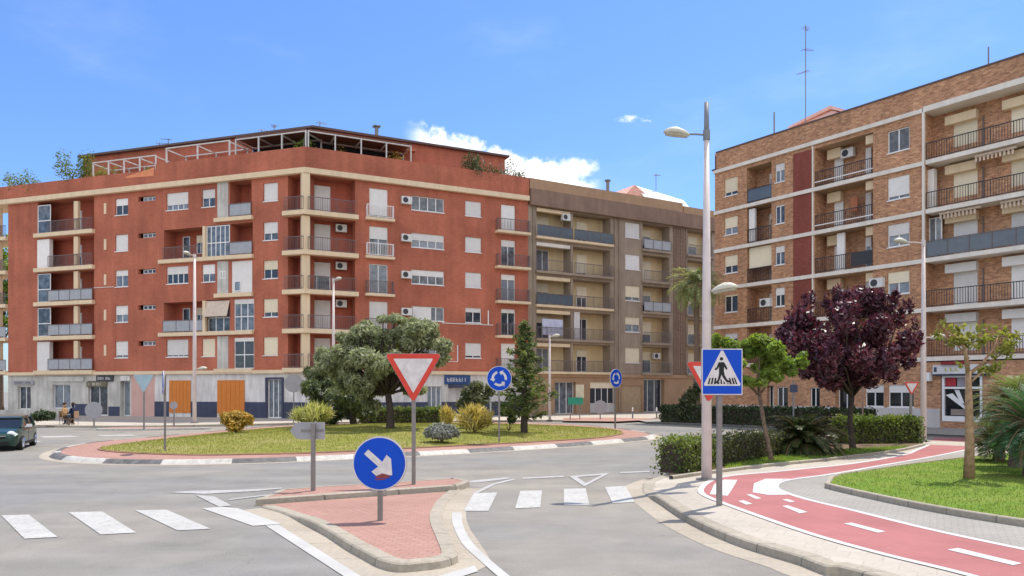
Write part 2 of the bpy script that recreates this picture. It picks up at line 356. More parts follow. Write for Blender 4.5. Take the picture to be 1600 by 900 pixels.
def surface(mb, poly, zf, grid=None):
    if not callable(zf): z0 = zf; zf = lambda x, y: z0
    pts = [Vector((p[0], p[1])) for p in poly]; n = len(pts); edges = [(i, (i+1) % n) for i in range(n)]; allp = list(pts)
    if grid:
        xs = [p.x for p in pts]; ys = [p.y for p in pts]
        x = min(xs)
        while x < max(xs):
            y = min(ys)
            while y < max(ys):
                q = Vector((x+.31*grid*math.sin(y*9.1), y+.31*grid*math.sin(x*7.3)))
                if inside(q, pts) and min((q-e).length for e in pts) > grid*.35: allp.append(q)
                y += grid
            x += grid
    vs, es, fs, *_ = geometry.delaunay_2d_cdt(allp, edges, [list(range(n))], 1, 1e-5)
    i0 = len(mb.v); mb.v.extend((v.x, v.y, zf(v.x, v.y)) for v in vs); mb.f.extend(tuple(i0+k for k in f) for f in fs); return mb
def ss(x, a, b): t = min(1, max(0, (x-a)/(b-a))); return t*t*(3-2*t)
def stripe(l, name, mat, z, h=0.0, zf=None):                                # list of pixel quads -> one painted sheet
    m = MB()
    for quad in l:
        P = [G(a, b, h) for a, b in quad]
        for t in geometry.tessellate_polygon([[Vector((q.x, q.y, 0)) for q in P]]): m.face([(P[k].x, P[k].y, zf(P[k].x, P[k].y) if zf else z) for k in t])
    return struct(m, name, mat)

# ------------------------------------------------------------------ ground
m = MB(); m.face([(-700, -700, 0), (700, -700, 0), (700, 700, 0), (-700, 700, 0)]); struct(m, 'road', ASPH)
# roundabout: banded kerb, pink apron, lawn on a low mound
RB = cat(GP([(76,713),(95,719.5),(150,724),(250,726),(400,723.5),(500,719.5),(600,714.8),(700,710),(775,705.5),(900,697.5),(970,691.5),(1010,687.5),(1027,684),(1018,679.5),(1000,676.5),(960,671),(900,666),(800,662.5),(700,662),(600,663),(500,665.5),(420,669),(340,676),(236,686),(150,694),(95,703)]), True, .24)
acc = 0; seg = 0; mw, md = MB(), MB(); run = [RB[0]]
for i in range(1, len(RB)+1):
    p = RB[i % len(RB)]; acc += (p-RB[i-1]).length; run.append(p)
    if acc > 1.95 or i == len(RB):
        mm = mw if seg % 2 else md; b = len(mm.v); sweep(mm, run, [(0, .0), (.16, .11), (.19, .125), (.36, .128)]); run = [p]; acc = 0; seg += 1
struct(mw, 'roundabout_kerb_white', KWHITE); struct(md, 'roundabout_kerb_dark', KDARK)
struct(sweep(MB(), RB, [(-.28, .005), (0.01, .005)], True), 'roundabout_gutter', CONC)
LB = cat(GP([(157,703),(200,708),(300,711.5),(400,710.5),(500,708),(650,700.5),(800,693),(900,687.2),(940,684),(965,680),(972,676.5),(955,672),(900,668),(800,664.5),(700,664),(600,665),(500,667.5),(420,671),(341,678.5),(236,690),(175,697.5)], .12), True, .4)
struct(surface(MB(), offset(RB, .34, True), .12), 'roundabout_apron', PINK)
struct(sweep(MB(), LB, [(-.08, .10), (-.08, .155), (-.02, .165), (.02, .15), (.02, .1)], True), 'lawn_edging', pm('lawn_edging', (.30, .17, .11), .85, var=.2))
LC = Vector((-6.0, 37.0))
LANG = sorted([(math.atan2((p-LC).y, (p-LC).x), (p-LC).length) for p in LB])
_la = np.array([a for a, r in LANG]); _lr = np.array([r for a, r in LANG])
def mound(x, y):
    d = Vector((x, y))-LC; a = math.atan2(d.y, d.x); r = float(np.interp(a, _la, _lr, period=2*math.pi)); s = min(1, d.length/r)
    return .17+.30*(1-s*s)+.02*math.sin(x*.9)*math.cos(y*.7)*(1-s)
struct(surface(MB(), LB, mound, 1.1), 'roundabout_lawn', LAWN_A)
# splitter island in front: a low paved nose and a raised back strip
zl = lambda x, y: .03+.075*ss(y, 13.6, 12.2)
LF = cat(GP([(408,794),(440,803),(469,817),(507,837),(542,860),(565,873),(595,889),(625,895),(657,893),(690,889),(712,882),(716,873),(703,845),(694,826),(692,806),(699,787),(714,772),(726,763)]), False, .12)
# widen back by the strip's front line
LOW = offset(LF, .2)+[G(704, 769), G(700, 770), G(550, 780.5), G(405, 791.5)]
struct(surface(MB(), LOW, zl, .3), 'splitter_island_paving', PINK)
kz = lambda p: zl(p.x, p.y)+.012
struct(sweep(MB(), LF, [(0, .0), (.015, 1.0-.02), (.04, 1.0), (.23, 1.0), (.235, .018)], False, kz), 'splitter_island_kerb', KERBC)
struct(sweep(MB(), LF, [(-.42, .004), (.01, .0045)]), 'splitter_island_gutter', CONC)
UP = GP([(399,791),(550,780),(700,768.5),(714,768.5),(727,764),(734,760),(722,756.5),(706,755.5),(590,763.5),(500,769),(438,774)]); UPc = [q for k in range(len(UP)) for q in [UP[k].lerp(UP[(k+1) % len(UP)], t/6) for t in range(6)]]
struct(sweep(MB(), UPc, [(0, 0), (.012, .125), (.04, .14), (.16, .14)], True), 'splitter_strip_kerb', KERBC)
struct(surface(MB(), offset(UPc, .15, True), .136), 'splitter_strip_paving', PINK)
# pavement on the right with kerb, gutter, bike lane, bed and lawn
PH = .13
KB = [Vector(p) for p in ((9.5,-30),(7.4,-12),(5.9,0),(5.0,4.6))]+GP([(1367,915),(1290,900),(1250,884),(1150,852.5),(1075,818),(1030,788),(1008,774),(1003,766),(1012,758),(1042,747)])
BEDB = [Vector(p) for p in ((4.5,19.6),(6.6,23.4),(9.6,27),(13,29.8),(16.6,31.6),(18.5,31.0),(21,27),(24.5,21),(33,8),(40,-30))]
KBs = cat(KB, False, .2); BK = cat([KBs[-1]]+BEDB, False, .4)
PAVP = KBs+BK[1:]
def ph(p): return .025+(PH-.025)*ss((p-G(1008,770)).length, .5, 1.3) if p.y < 17 else PH
def phz(x, y): return ph(Vector((x, y)))
KL = KBs+BK[1:]
struct(sweep(MB(), KBs[::-1], [(0, 0), (.012, 1-.02), (.035, 1.0), (.24, 1.0)][:0] or [(0, 0), (0, 1.0), (0, 1.0)], False, ph), 'pavement_kerb_face', KERBC) if False else None
struct(sweep(MB(), KL, [(0, 0), (-.012, 1-.02), (-.04, 1.0), (-.26, 1.0+.002)], False, ph), 'pavement_kerb', KERBC)
inner = offset(KL, -.25)
struct(surface(MB(), inner, lambda x, y: phz(x, y)-.002, 1.2), 'pavement', PAVE)
struct(sweep(MB(), KBs, [(.45, .004), (-.01, .0045)]), 'pavement_gutter', CONC)
# grey paving strip right of the lane and the lane itself
lane_l = GP([(1700,980),(1600,930),(1517,900),(1375,865),(1262,833),(1150,794),(1124,784),(1100,774),(1095,765),(1109,752.5),(1139,744),(1225,736),(1337,724),(1412,711),(1431,704),(1452,695)], PH)
lane_r = GP([(1900,915),(1700,879),(1600,859),(1450,827),(1337,799),(1262,781),(1225,769),(1212,762),(1218,754),(1244,748.5),(1300,741),(1375,728),(1450,715),(1506,704),(1530,698)], PH)
LLs = cat(lane_l, False, .3); LRs = cat(lane_r, False, .3)
zp = lambda d: (lambda x, y: phz(x, y)+d)
LGE = GP([(2000,880),(1600,822),(1450,797),(1337,773),(1296,763),(1311,748.5),(1375,738),(1450,727),(1525,718),(1560,712)], PH)
LGs = cat(LGE[:5], False, .4)+cat(LGE[4:], False, .4)[1:]
struct(surface(MB(), LRs+LGs[::-1], zp(.003), 2), 'grey_paving', PAVEG)
struct(surface(MB(), LLs+LRs[::-1], zp(.006), 1.5), 'bike_lane', BIKE)
def lineon(path, w, name, mat, z):
    mb = MB(); sweep(mb, path, [(-w/2, 0), (w/2, 0)]); mb.v = [(x, y, phz(x, y)+z) for x, y, _ in mb.v]; return struct(mb, name, mat)
lineon(LLs, .13, 'bike_lane_edge_line', BIKEW, .010); lineon(LRs, .13, 'bike_lane_edge_line', BIKEW, .010)
stripe([[(1109,773),(1137,775.5),(1147,760),(1152,750.5),(1131,750),(1116,757)],
        [(1176,770),(1200,774),(1232,774),(1213,766),(1210,758),(1222,750.5),(1240,748.8),(1196,748.8),(1178,756)],
        [(1318,819),(1330,817.5),(1384,831.5),(1372,833.5)], [(1480,860),(1497,857.5),(1597,881.5),(1583,884.5)], [(1222,791.5),(1231,790.5),(1262,801),(1250,803)],
        [(1153,783.5),(1162,782.5),(1176,788),(1166,789.5)], [(1166,773.5),(1174,773),(1190,779.5),(1181,780.5)], [(1222,781.5),(1230,780.5),(1243,784.5),(1234,785.5)]], 'bike_lane_marking', BIKEW, PH+.011, PH, lambda x, y: phz(x, y)+.012)
LAWNR = LGs+[Vector((23.0,21.5)), Vector((34,4))]
struct(surface(MB(), LAWNR, zp(.09), 1.5), 'lawn', LAWN_B)
struct(sweep(MB(), LGs, [(.10, .10), (.10, .235), (.085, .25), (.0, .25), (-.02, .2)]), 'lawn_kerb', KERBC)
BEDF = cat(GP([(1046,748.5),(1110,739.5),(1200,728.5),(1300,718.5),(1400,705.5),(1442,696)], PH), False, .4)
BEDP = BEDF+[p for p in offset(cat([KBs[-1]]+BEDB[:5], False, .5), -.3)][::-1]
struct(surface(MB(), BEDP, zp(.05), 1.5), 'planting_bed', SOIL)
struct(sweep(MB(), BEDF, [(-.10, .1), (-.10, .20), (-.08, .215), (0, .215), (.02, .16)]), 'planting_bed_kerb', KERBC)
def gstrip(l, zz, name, mat): return struct(surface(MB(), GP(l, PH), zp(zz), .8), name, mat)
gstrip([(1130,737),(1200,728),(1300,718),(1400,705),(1420,700),(1330,705),(1210,716),(1140,728)], .075, 'bed_grass', LAWN_B)
# road markings
stripe([[(-102,811),(-60,810),(-22,847),(-76,849)],[(2,806),(45,805),(90,840),(38,842.5)],[(107,801),(160,800),(213,833),(157,836)],[(211,798),(260,797),(329,827),(277,829.5)],
        [(740,771.5),(777,770),(763,799),(725,799)],[(813,767.5),(847,767),(844,793.5),(805,795)],[(881,764.5),(915,763.5),(921,789.5),(881,790.5)],[(945,761.5),(977,760),(992,785),(957,787)]], 'zebra_crossing', PAINT, .010)
stripe([[(316,795),(345,792.5),(372,795),(440,819.5),(395,822.5)],[(415,822),(435,820.5),(562,900),(640,955),(610,955),(535,900)]], 'edge_line', PAINTF, .010)
stripe([[(262,770),(300,767.5),(395,765.5),(440,762.5),(440,764.2),(400,768),(320,772.5)],
        [(305,774),(335,776.5),(362,791),(342,792.5)],[(352,783),(362,780),(430,772),(430,773.5)]], 'edge_line', PAINTW, .0115)
stripe([[(676,904),(742,885),(747,894),(690,912)]], 'kerb_end_marking', PAINTF, .012)
le = cat(GP([(706,802),(707.5,820),(722,850),(750,877),(776,900),(830,945)]), False, .15); re_ = cat(GP([(721,801),(724,822),(736,846),(762,872),(795,900),(850,945)]), False, .15)
struct(surface(MB(), le+re_[::-1], .011), 'edge_line', PAINTF)
stripe([[(737,771.5),(767,757),(801,748.5),(806,749.5),(773,758),(746,771.5)],[(720,755),(740,751),(790,746.5),(800,748),(745,754.5)]], 'edge_line', PAINTW, .009)
stripe([[(817,746.8),(881,743.6),(881,745.8),(817,748.8)],[(969,738),(1015,736),(1015,738.2),(969,740)],[(1003,757),(1042,742),(1045,743.5),(1012,757.5)]], 'give_way_line', PAINTW, .010)
TO = GP([(889,744.5),(953,739.5),(913,761)]); TI = GP([(902,746),(940,743),(915,755.8)]); m = MB(); TV = TO+TI
for t in geometry.tessellate_polygon([[Vector((q.x, q.y, 0)) for q in TO], [Vector((q.x, q.y, 0)) for q in TI]]): m.face([(TV[k].x, TV[k].y, .012) for k in t])
struct(m, 'give_way_triangle', PAINTW)
stripe([[(60,682),(110,681),(128,683),(70,684.5)],[(150,680),(205,679),(215,681),(160,682)],[(40,690),(60,689.5),(66,691),(44,692)]], 'far_crossing', PAINTW, .010)
# far pavements in front of the buildings
A0, A1, A2 = Vector((-45.4+.9, 65.0)), Vector((-15.6, 55.6)), Vector((1.39, 63.8))
M1 = Vector((16.75, 72.6)); M2 = Vector((24.5, 77.0))
R0, R1 = Vector((15.3, 55.5)), Vector((24.2, 43.2)); Rd = (R1-R0).normalized()
FPE = GP([(-900,664),(-200,668.5),(60,668),(200,668.5),(330,666.5),(430,664.5),(560,662),(700,660.2),(852,659),(960,659.5),(1010,657),(1052,652)])
FP = FPE+[M2, M1, A2, A1, A0, Vector((-90, 82))]
struct(surface(MB(), FP, .12), 'far_pavement', PAVE)
struct(sweep(MB(), cat(FPE, False, 1), [(-.0, 0), (.0, .125), (.3, .127)]), 'far_pavement_kerb', KERBC)
gstrip([(880,657.5),(965,658.5),(1005,656.5),(1035,654),(960,652.5),(880,653)], .0, 'far_pink_paving', PINK)
ISL = cat(GP([(150,672.5),(200,672.8),(330,671),(200,669.8)]), True, .5)
struct(surface(MB(), ISL, .11), 'far_splitter_island', PINK); struct(sweep(MB(), ISL, [(-.01, 0), (-.01, .11), (.2, .115)], True), 'far_splitter_kerb', KWHITE)
def roff(t, o): n = Vector((Rd.y, -Rd.x)); return R0+Rd*t+n*o      # along the right facade, o metres in front of it
FPR = [roff(-2, 0), roff(-2, 6.2), roff(1, 8.0), roff(14, 6.6), roff(60, 6.6), roff(60, 0)]
struct(surface(MB(), FPR, .12), 'right_building_pavement', PAVEG); struct(sweep(MB(), FPR[:5], [(.01, 0), (.01, .125), (-.25, .127)]), 'right_building_kerb', KWHITE)
gstrip([(1448,696),(1452,688),(1460,680),(1545,680),(1540,690),(1530,698)], -.118, 'bike_crossing', BIKE)

# ------------------------------------------------------------------ facade kit
def wall(mb, fr, u0, u1, v0, v1, holes, depth=.14):                # holes: (ua,ub,va,vb[,depth])
    us = sorted(set([u0, u1]+[x for h in holes for x in h[:2] if u0 < x < u1])); vs = sorted(set([v0, v1]+[x for h in holes for x in h[2:4] if v0 < x < v1]))
    for a, b in zip(us, us[1:]):
        for c, d in zip(vs, vs[1:]):
            um, vm = (a+b)/2, (c+d)/2
            if not any(h[0] < um < h[1] and h[2] < vm < h[3] for h in holes): mb.q(fr, [(a,0,c),(b,0,c),(b,0,d),(a,0,d)])
    for h in holes:
        if h[1] <= u0 or h[0] >= u1: continue
        a, b, c, d = h[:4]; e = -(h[4] if len(h) > 4 else depth)
        for p in ([(a,0,c),(a,e,c),(a,e,d),(a,0,d)],[(b,0,c),(b,e,c),(b,e,d),(b,0,d)],[(a,0,d),(b,0,d),(b,e,d),(a,e,d)],[(a,0,c),(b,0,c),(b,e,c),(a,e,c)]): mb.q(fr, p)
def window(fr, par, u0, u1, v0, v1, rec=.12, shut=0.0, n=2, shm=None, frm=None, sill=True, transom=False, name='window', gl=None):
    t = .06; m = MB(); w0, w1 = -rec-.05, -rec
    m.box(fr, u0, u1, w0, w1, v0, v0+t).box(fr, u0, u1, w0, w1, v1-t, v1).box(fr, u0, u0+t, w0, w1, v0+t, v1-t).box(fr, u1-t, u1, w0, w1, v0+t, v1-t)
    for k in range(1, n): c = u0+(u1-u0)*k/n; m.box(fr, c-.035, c+.035, w0, w1, v0+t, v1-t)
    if transom: c = v0+(v1-v0)*.45; m.box(fr, u0+t, u1-t, w0+.004, w1-.004, c-.035, c+.035)
    if sill: m.box(fr, u0-.04, u1+.04, w1+.002, .05, v0-.06, v0-.003)
    f = m.build(name, frm or FRAMEW, par)
    MB().box(fr, u0+t, u1-t, -rec-.04, -rec-.025, v0+t, v1-t).build('pane', gl or GLASS, f)
    if shut > 0: 
        s = MB(); vb = v1-(v1-v0)*shut; k = max(3, int((v1-vb)/.16))
        for i in range(k): s.box(fr, u0+.02, u1-.02, -rec+.004+.006*(i % 2), -rec+.03+.006*(i % 2), vb+(v1-vb)*i/k, vb+(v1-vb)*(i+1)/k)
        s.build('shutter', shm or SHUT, f)
    return f
def rail(fr, par, u0, u1, v, h=1.0, w=0.0, kind='bars', ret=0.0, mat=None, gap=.13):
    m = MB(); mt = mat or RAILM; sides = [('f', u0, u1)]+([('l', -ret, 0), ('r', -ret, 0)] if ret else [])
    def bx(side, a, b, w0, w1, c, d, mb=m):
        if side == 'f': mb.box(fr, a, b, w+w0, w+w1, c, d)
        elif side == 'l': mb.box(fr, u0-w1, u0-w0, w+a, w+b, c, d)
        else: mb.box(fr, u1+w0, u1+w1, w+a, w+b, c, d)
    pan = MB()
    for sd, a, b in sides:
        bx(sd, a, b, -.025, .025, v+h-.05, v+h); bx(sd, a, b, -.015, .015, v+.06, v+.10)
        k = max(1, int((b-a)/(gap if kind == 'bars' else 1.1)))
        for i in range(k+1):
            c = a+(b-a)*i/k; r = .011 if kind == 'bars' and i % 8 else .022
            bx(sd, c-r, c+r, -.010, .010, v+.10 if kind == 'bars' else v+.0, v+h-.05)
        if kind != 'bars': bx(sd, a+.02, b-.02, -.02, -.012, v+.11, v+h-.06, pan)
    o = m.build('railing', mt, par)
    if kind != 'bars': pan.build('railing_panel', RAILP if kind == 'panel' else RAILG, o)
    return o
def slab(fr, par, u0, u1, v, w0, w1, t=.28, mat=None, name='balcony'): return MB().box(fr, u0, u1, w0, w1, v-t, v).build(name, mat or CREAM, par)
def acunit(fr, par, u, v, w=0.0, fan=True):
    o = MB().box(fr, u-.42, u+.42, w+.05, w+.36, v, v+.58).build('air_conditioner', ACM, par)
    m = MB(); m.disc(fr, u-.12, v+.29, .22, w+.361, w+.366, 20); m.build('fan_grille', FRAMED, o)
    return o
def antenna(P, h, par, yagi=2, r=.025, seed=0):
    rr = random.Random(seed); m = MB(); P = Vector(P); m.tube([P, P+Vector((0, 0, h))], r, 6)
    for k in range(yagi):
        z = h*(.98-.2*k); a = rr.uniform(0, 3.1); d = Vector((math.cos(a), math.sin(a), .12)); c = P+Vector((0, 0, z))
        m.tube([c-d*.3, c+d*.75], r*.6, 5); b = Vector((-d.y, d.x, 0))
        for j in range(5): q = c+d*(-.2+.22*j); L_ = .28-.03*j; m.tube([q-b*L_, q+b*L_], r*.45, 4)
    return m.build('antenna', STEEL, par)

# ------------------------------------------------------------------ red brick apartment building (two faces meeting at an open corner)
BA = thing('apartment_building', 'long red brick apartment block with cream bands and a corner of stacked balconies', 'building', (A1.x, A1.y, 0))
FL = Fac(A0, A1); FRt = Fac(A1, A2); FLV = [3.95, 6.9, 9.85, 12.8, 15.8]; CORN = 18.65
U = FL.u; V = FRt.u; w_red = MB(); holesL = []; holesR = []; LOG = []; lwall = MB()
ulA, urA = U(59), U(147); LEN = FL.len; cu = LEN-1.55; cr = V(555)
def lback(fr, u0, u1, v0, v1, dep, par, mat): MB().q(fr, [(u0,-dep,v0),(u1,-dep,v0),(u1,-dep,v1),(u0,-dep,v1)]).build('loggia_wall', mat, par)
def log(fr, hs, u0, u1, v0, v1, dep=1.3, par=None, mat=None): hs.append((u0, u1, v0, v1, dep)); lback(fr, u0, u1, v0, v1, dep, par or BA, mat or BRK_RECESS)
rnd = random.Random(11)
todo = []
for k, f in enumerate(FLV):
    top = f+2.55 if k < 4 else CORN-.02
    log(FL, holesL, ulA, urA, f, f+2.55 if k < 4 else CORN-.05)
    kinds = ['panel','panel','panel','bars','bars']
    s = slab(FL, BA, ulA-.15, urA+.12, f, -.02, .32, .33)
    rail(FL, s, U(78), urA, f, 1.0, .2, kinds[k]); MB().box(FL, U(117), U(123.5), -.12, .12, f, f+2.5).build('post', CREAM, s)
    if k in (0, 3): MB().box(FL, ulA, U(78), -.3, .05, f, f+2.5).build('shutter_panel', SHUT, s)
    else: window(FL, s, ulA, U(79), f+.02, f+2.48, .0, 0, 1, sill=False, transom=True, name='glazed_bay')
    # door at the back of the loggia
    todo.append((FL, U(100), U(108), f+.05, f+2.1, 1.25, rnd.choice([0, .5, 1]), 1, SHUT, BA))
    sh = [.85, .55, .35, .98, .42][k]; h = (U(180), U(200), f+1.0, f+2.38); holesL.append(h); todo.append((FL, *h, .12, sh, 2, SHUT, BA))
    h = (U(216), U(243), f+1.95, f+2.35); holesL.append((*h, .3)); todo.append((FL, h[0]+.35, h[1]-.05, h[2]+.02, h[3]-.02, .2, 0, 3, SHUT, BA))
    sh = [.98, .75, .5, .62, 1.0][k]; h = (U(411.5), U(434), f+1.0, f+2.4); holesL.append(h); todo.append((FL, *h, .12, sh, 2, SHUTY if k < 3 else SHUT, BA))
    MB().box(FL, U(163), U(166.5), .002, .05, f+1.2, f+2.1).build('vent_cover', CREAM, BA)
    if k in (0, 2, 4):
        h = (U(260), U(294), f+1.0, f+2.4); holesL.append(h); todo.append((FL, *h, .12, [.9, .45, .7][k//2], 4, SHUT, BA))
        h = (U(315.5), U(336), f+1.0, f+2.4); holesL.append(h); todo.append((FL, *h, .12, [1.0, .55, .5][k//2], 2, SHUTY if k == 0 else SHUT, BA))
        MB().box(FL, U(340), U(357), -.05, .04, f+.01, f+2.56 if k < 4 else CORN-.03).build('cream_panel', SHOPW, BA)
        if k == 2: window(FL, BA, U(344), U(353), f+1.2, f+1.8, -.05, 0, 2, sill=False)
        s = slab(FL, BA, U(337), U(396), f, -.02, .25, .3)
        if k == 4: log(FL, holesL, U(359.5), U(393), f, CORN-.05); rail(FL, s, U(359.5), U(393), f, 1.05, .1, 'panel')
        elif k == 2:
            holesL.append((U(362), U(394), f, f+2.5)); MB().box(FL, U(362), U(394), -.1, -.04, f, f+2.5).build('shutter_panel', SHUT, s); window(FL, s, U(366), U(376), f+.15, f+.95, -.02, 0, 1, sill=False)
        else: holesL.append((U(366), U(397), f, f+2.4)); window(FL, s, U(366), U(397), f, f+2.4, .05, .12, 2, sill=False, transom=True, name='glazed_bay')
    else:
        log(FL, holesL, U(256), U(321), f, f+2.45); s = slab(FL, BA, U(251), U(397), f, -.02, .3, .3)
        rail(FL, s, U(256), U(319), f, 1.0, .12, 'panel' if k == 1 else 'bars')
        todo.append((FL, U(290), U(303), f+.6, f+2.1, 1.25, .4, 2, SHUTY, BA)); todo.append((FL, U(268), U(279), f+.02, f+2.1, 1.25, .0, 1, SHUT, BA))
        holesL.append((U(323), U(359), f, f+2.5)); MB().box(FL, U(319), U(323), -.1, .2, f, f+2.45).build('post', CREAM, s)
        if k == 3: window(FL, s, U(323), U(359), f, f+2.45, .0, 0, 5, sill=False, transom=True, name='glazed_bay')
        else:
            window(FL, s, U(323), U(359), f, f+2.45, .2, 0, 3, sill=False, transom=True, name='glazed_bay')
            mm = MB(); mm.q(FL, [(U(322),.0,f+2.4),(U(359),.0,f+2.4),(U(359),.35,f+1.15),(U(322),.35,f+1.15)]); mm.q(FL, [(U(322),.01,f+2.42),(U(359),.01,f+2.42),(U(359),.36,f+1.17),(U(322),.36,f+1.17)]); mm.build('roller_blind', AWN, s)
        if k == 3: log(FL, holesL, U(360), U(395), f, f+2.5); rail(FL, s, U(360), U(395), f, 1.05, .12, 'panel')
        else: holesL.append((U(366), U(397), f, f+2.45)); window(FL, s, U(366), U(397), f, f+2.45, .05, .15, 3, sill=False, transom=True, name='glazed_bay')
    # open corner: recess on both faces, a cream post at the corner, one balcony round it
    vt = f+2.6 if k < 4 else CORN-.05
    holesL.append((cu, LEN, f, vt, 1.2)); holesR.append((0, cr, f, vt, 1.2))
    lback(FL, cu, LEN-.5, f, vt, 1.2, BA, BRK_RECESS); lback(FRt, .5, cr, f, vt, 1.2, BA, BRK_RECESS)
    m = MB(); ex = .55; pl = [FL.pt(cu-.15, -.02, 0), FL.pt(cu-.15, ex, 0), FL.pt(LEN+ex*.42, ex, 0), FRt.pt(cr+.15, ex, 0), FRt.pt(cr+.15, -.02, 0), FRt.pt(0, -.02, 0)]
    XYF = Fr((0, 0, 0), (1, 0), (0, 1)); i0 = len(m.v)
    for z in (f-.33, f): m.v.extend((p.x, p.y, z) for p in pl)
    n = len(pl); m.f.append(tuple(range(n))); m.f.append(tuple(range(n, 2*n))); m.f.extend((i, (i+1) % n, n+(i+1) % n, n+i) for i in range(n))
    s = m.build('balcony', CREAM, BA)
    rail(FL, s, cu, LEN+.1, f, 1.05, ex-.12, 'bars'); rail(FRt, s, .12, cr, f, 1.05, ex-.12, 'bars')
    pp = A1+Vector((0, 0)); PF = Fr((FRt.pt(-.02, .02, 0)), FRt.d); MB().box(PF, -.30, .30, -.28, .28, f, vt).build('post', CREAM, s)
    todo.append((FRt, V(478), V(521), f+.02, f+2.35, 1.15, [.6, 1, .45, .97, 1][k] if k else .9, 2, SHUT, BA)); 
    if k in (1, 2, 3): acunit(FRt, BA, V(537), f+1.85, -1.1)
    # right face
    h = (V(577), V(606), f+.03, f+2.35); holesR.append(h); todo.append((FRt, *h, .1, [1, .9, .03, .42, .9][k], 2, SHUT, BA))
    s = slab(FRt, BA, V(570), V(615), f, 0.0, .42, .2); rail(FRt, s, V(572), V(613), f, 1.0, .36, 'bars', .3, mat=FRAMEW if k > 2 else RAILM)
    if k: acunit(FRt, BA, V(634), f+1.35)
    h = (V(643), V(694), f+1.0, f+2.15); holesR.append(h); todo.append((FRt, *h, .1, [.5, .05, .42, .5, .03][k], 4, SHUT, BA))
    if k == 1: MB().box(FRt, V(645), V(674), -.09, -.05, f+1.02, f+2.13).build('shutter', SHUT, BA)
    h = (V(727), V(752), f+1.0, f+2.25); holesR.append(h); todo.append((FRt, *h, .1, [.85, .3, 1, 1, 1][k], 2, SHUT, BA))
    h = (V(783), V(805), f+.03, f+2.3); holesR.append(h); todo.append((FRt, *h, .1, [.9, .15, .2, .25, 1][k], 2, SHUT, BA))
    s = slab(FRt, BA, V(773.5), V(825), f, 0, .6, .2); rail(FRt, s, V(775), V(824), f, 1.0, .54, 'bars', .5, mat=RAILM)
# ground floor openings
GT = 3.55
gl_dark = [(FL, U(28), U(48), .6, 2.6, 'shop'), (FL, U(82), U(110), .7, 2.75, 'shop'), (FL, U(138), U(168), .15, 3.05, 'door')]
for fr_, a, b, c, d, kd in gl_dark: holesL.append((a, b, c, d, .25)); todo.append((fr_, a, b, c, d, .2, 0, 2 if kd == 'shop' else 2, SHUT, BA))
holesL.append((U(188), U(203), .14, 3.0, .5)); todo.append((FL, U(188), U(203), .14, 3.0, .4, .0, 1, SHUT, BA))
holesL.append((U(418), U(441), .14, 3.1, .25)); todo.append((FL, U(418), U(441), .14, 3.1, .15, .0, 3, SHUT, BA))
hR = (V(738), V(768), .14, 2.6, .3); holesR.append(hR); todo.append((FRt, *hR[:4], .2, 0, 3, SHUT, BA))
hR = (V(668), V(690), .14, 2.6, .3); holesR.append(hR); todo.append((FRt, *hR[:4], .2, 0, 3, SHUT, BA))
PARL, PART = 20.2, 20.62; us = U(246)
wall(w_red, FL, 0, LEN, FLV[0]-.2, CORN, [h for h in holesL if h[2] > 3.5]); wall(w_red, FRt, 0, FRt.len, FLV[0]-.2, CORN, [h for h in holesR if h[2] > 3.5])
# parapet, set a little proud, stepping up at u=us
w_red.box(FL, -.0, us, -.25, .18, CORN+.38, PARL); 
pp0 = FL.pt(us, .2, 0); ppc = FL.pt(LEN+.085, .2, 0); ppe = FRt.pt(FRt.len, .2, 0); qq0 = FL.pt(us, -.1, 0); qqc = FL.pt(LEN, -.1, 0); qqe = FRt.pt(FRt.len, -.1, 0)
def ring(m, z0, z1, o):
    P = [FL.pt(us if o < .3 else -.3, o, 0), FL.pt(LEN+o*.43, o, 0), FRt.pt(FRt.len, o, 0)]; Q = [FL.pt(us if o < .3 else -.3, -.1, 0), FL.pt(LEN-.043, -.1, 0), FRt.pt(FRt.len, -.1, 0)]
    for k in (0, 1):
        a, b, c, d = P[k], P[k+1], Q[k+1], Q[k]; i = len(m.v)
        for z in (z0, z1): m.v.extend((p.x, p.y, z) for p in (a, b, c, d))
        for f in ((0,3,2,1),(4,5,6,7),(0,1,5,4),(2,3,7,6))+(((3,0,4,7),) if k == 0 else ((1,2,6,5),)): m.f.append(tuple(i+j for j in f))
ring(w_red, CORN+.38, PART, .2)
# body behind
back = [Vector((*A0, 0)), Vector((*A2, 0))]; nl = Vector((FL.n.x, FL.n.y)); nr = Vector((FRt.n.x, FRt.n.y))
bb = [A0, A0-nl*14, A1-(nl+nr).normalized()*15, A2-nr*14, A2]
for a, b in zip(bb, bb[1:]): w_red.face([(a.x, a.y, 0), (b.x, b.y, 0), (b.x, b.y, PARL), (a.x, a.y, PARL)])
wallA = w_red.build('wall', BRK_RED, BA)
m = MB(); m.face([(p.x, p.y, 19.4) for p in [A0, A1, A2]+[bb[3], bb[2], bb[1]]]); m.build('roof_terrace', TERRA, BA)
m = MB(); ring(m, CORN-.02, CORN+.38, .34); m.build('cornice', CREAM, BA)
MB().box(FL, -.2, LEN+.03, -.06, .2, 3.55, 3.82).build('string_course', CREAM, BA); MB().box(FRt, .06, FRt.len, -.06, .2, 3.55, 3.82).build('string_course', CREAM, BA)
gw = MB(); wall(gw, FL, 0, U(205), 0, GT, [h for h in holesL if h[2] < 3.5]); gw.build('shop_wall', SHOPW, BA)
gw = MB(); wall(gw, FL, U(205), U(242), 0, GT, []); gw.build('pink_wall', PINKW, BA)
gw = MB(); wall(gw, FL, U(242), LEN, 0, GT, [h for h in holesL if h[2] < 3.5]); gw.build('white_wall', WHITEW, BA); gw = MB(); wall(gw, FRt, 0, FRt.len, 0, GT, [h for h in holesR if h[2] < 3.5]); gw.build('white_wall', WHITEW, BA)
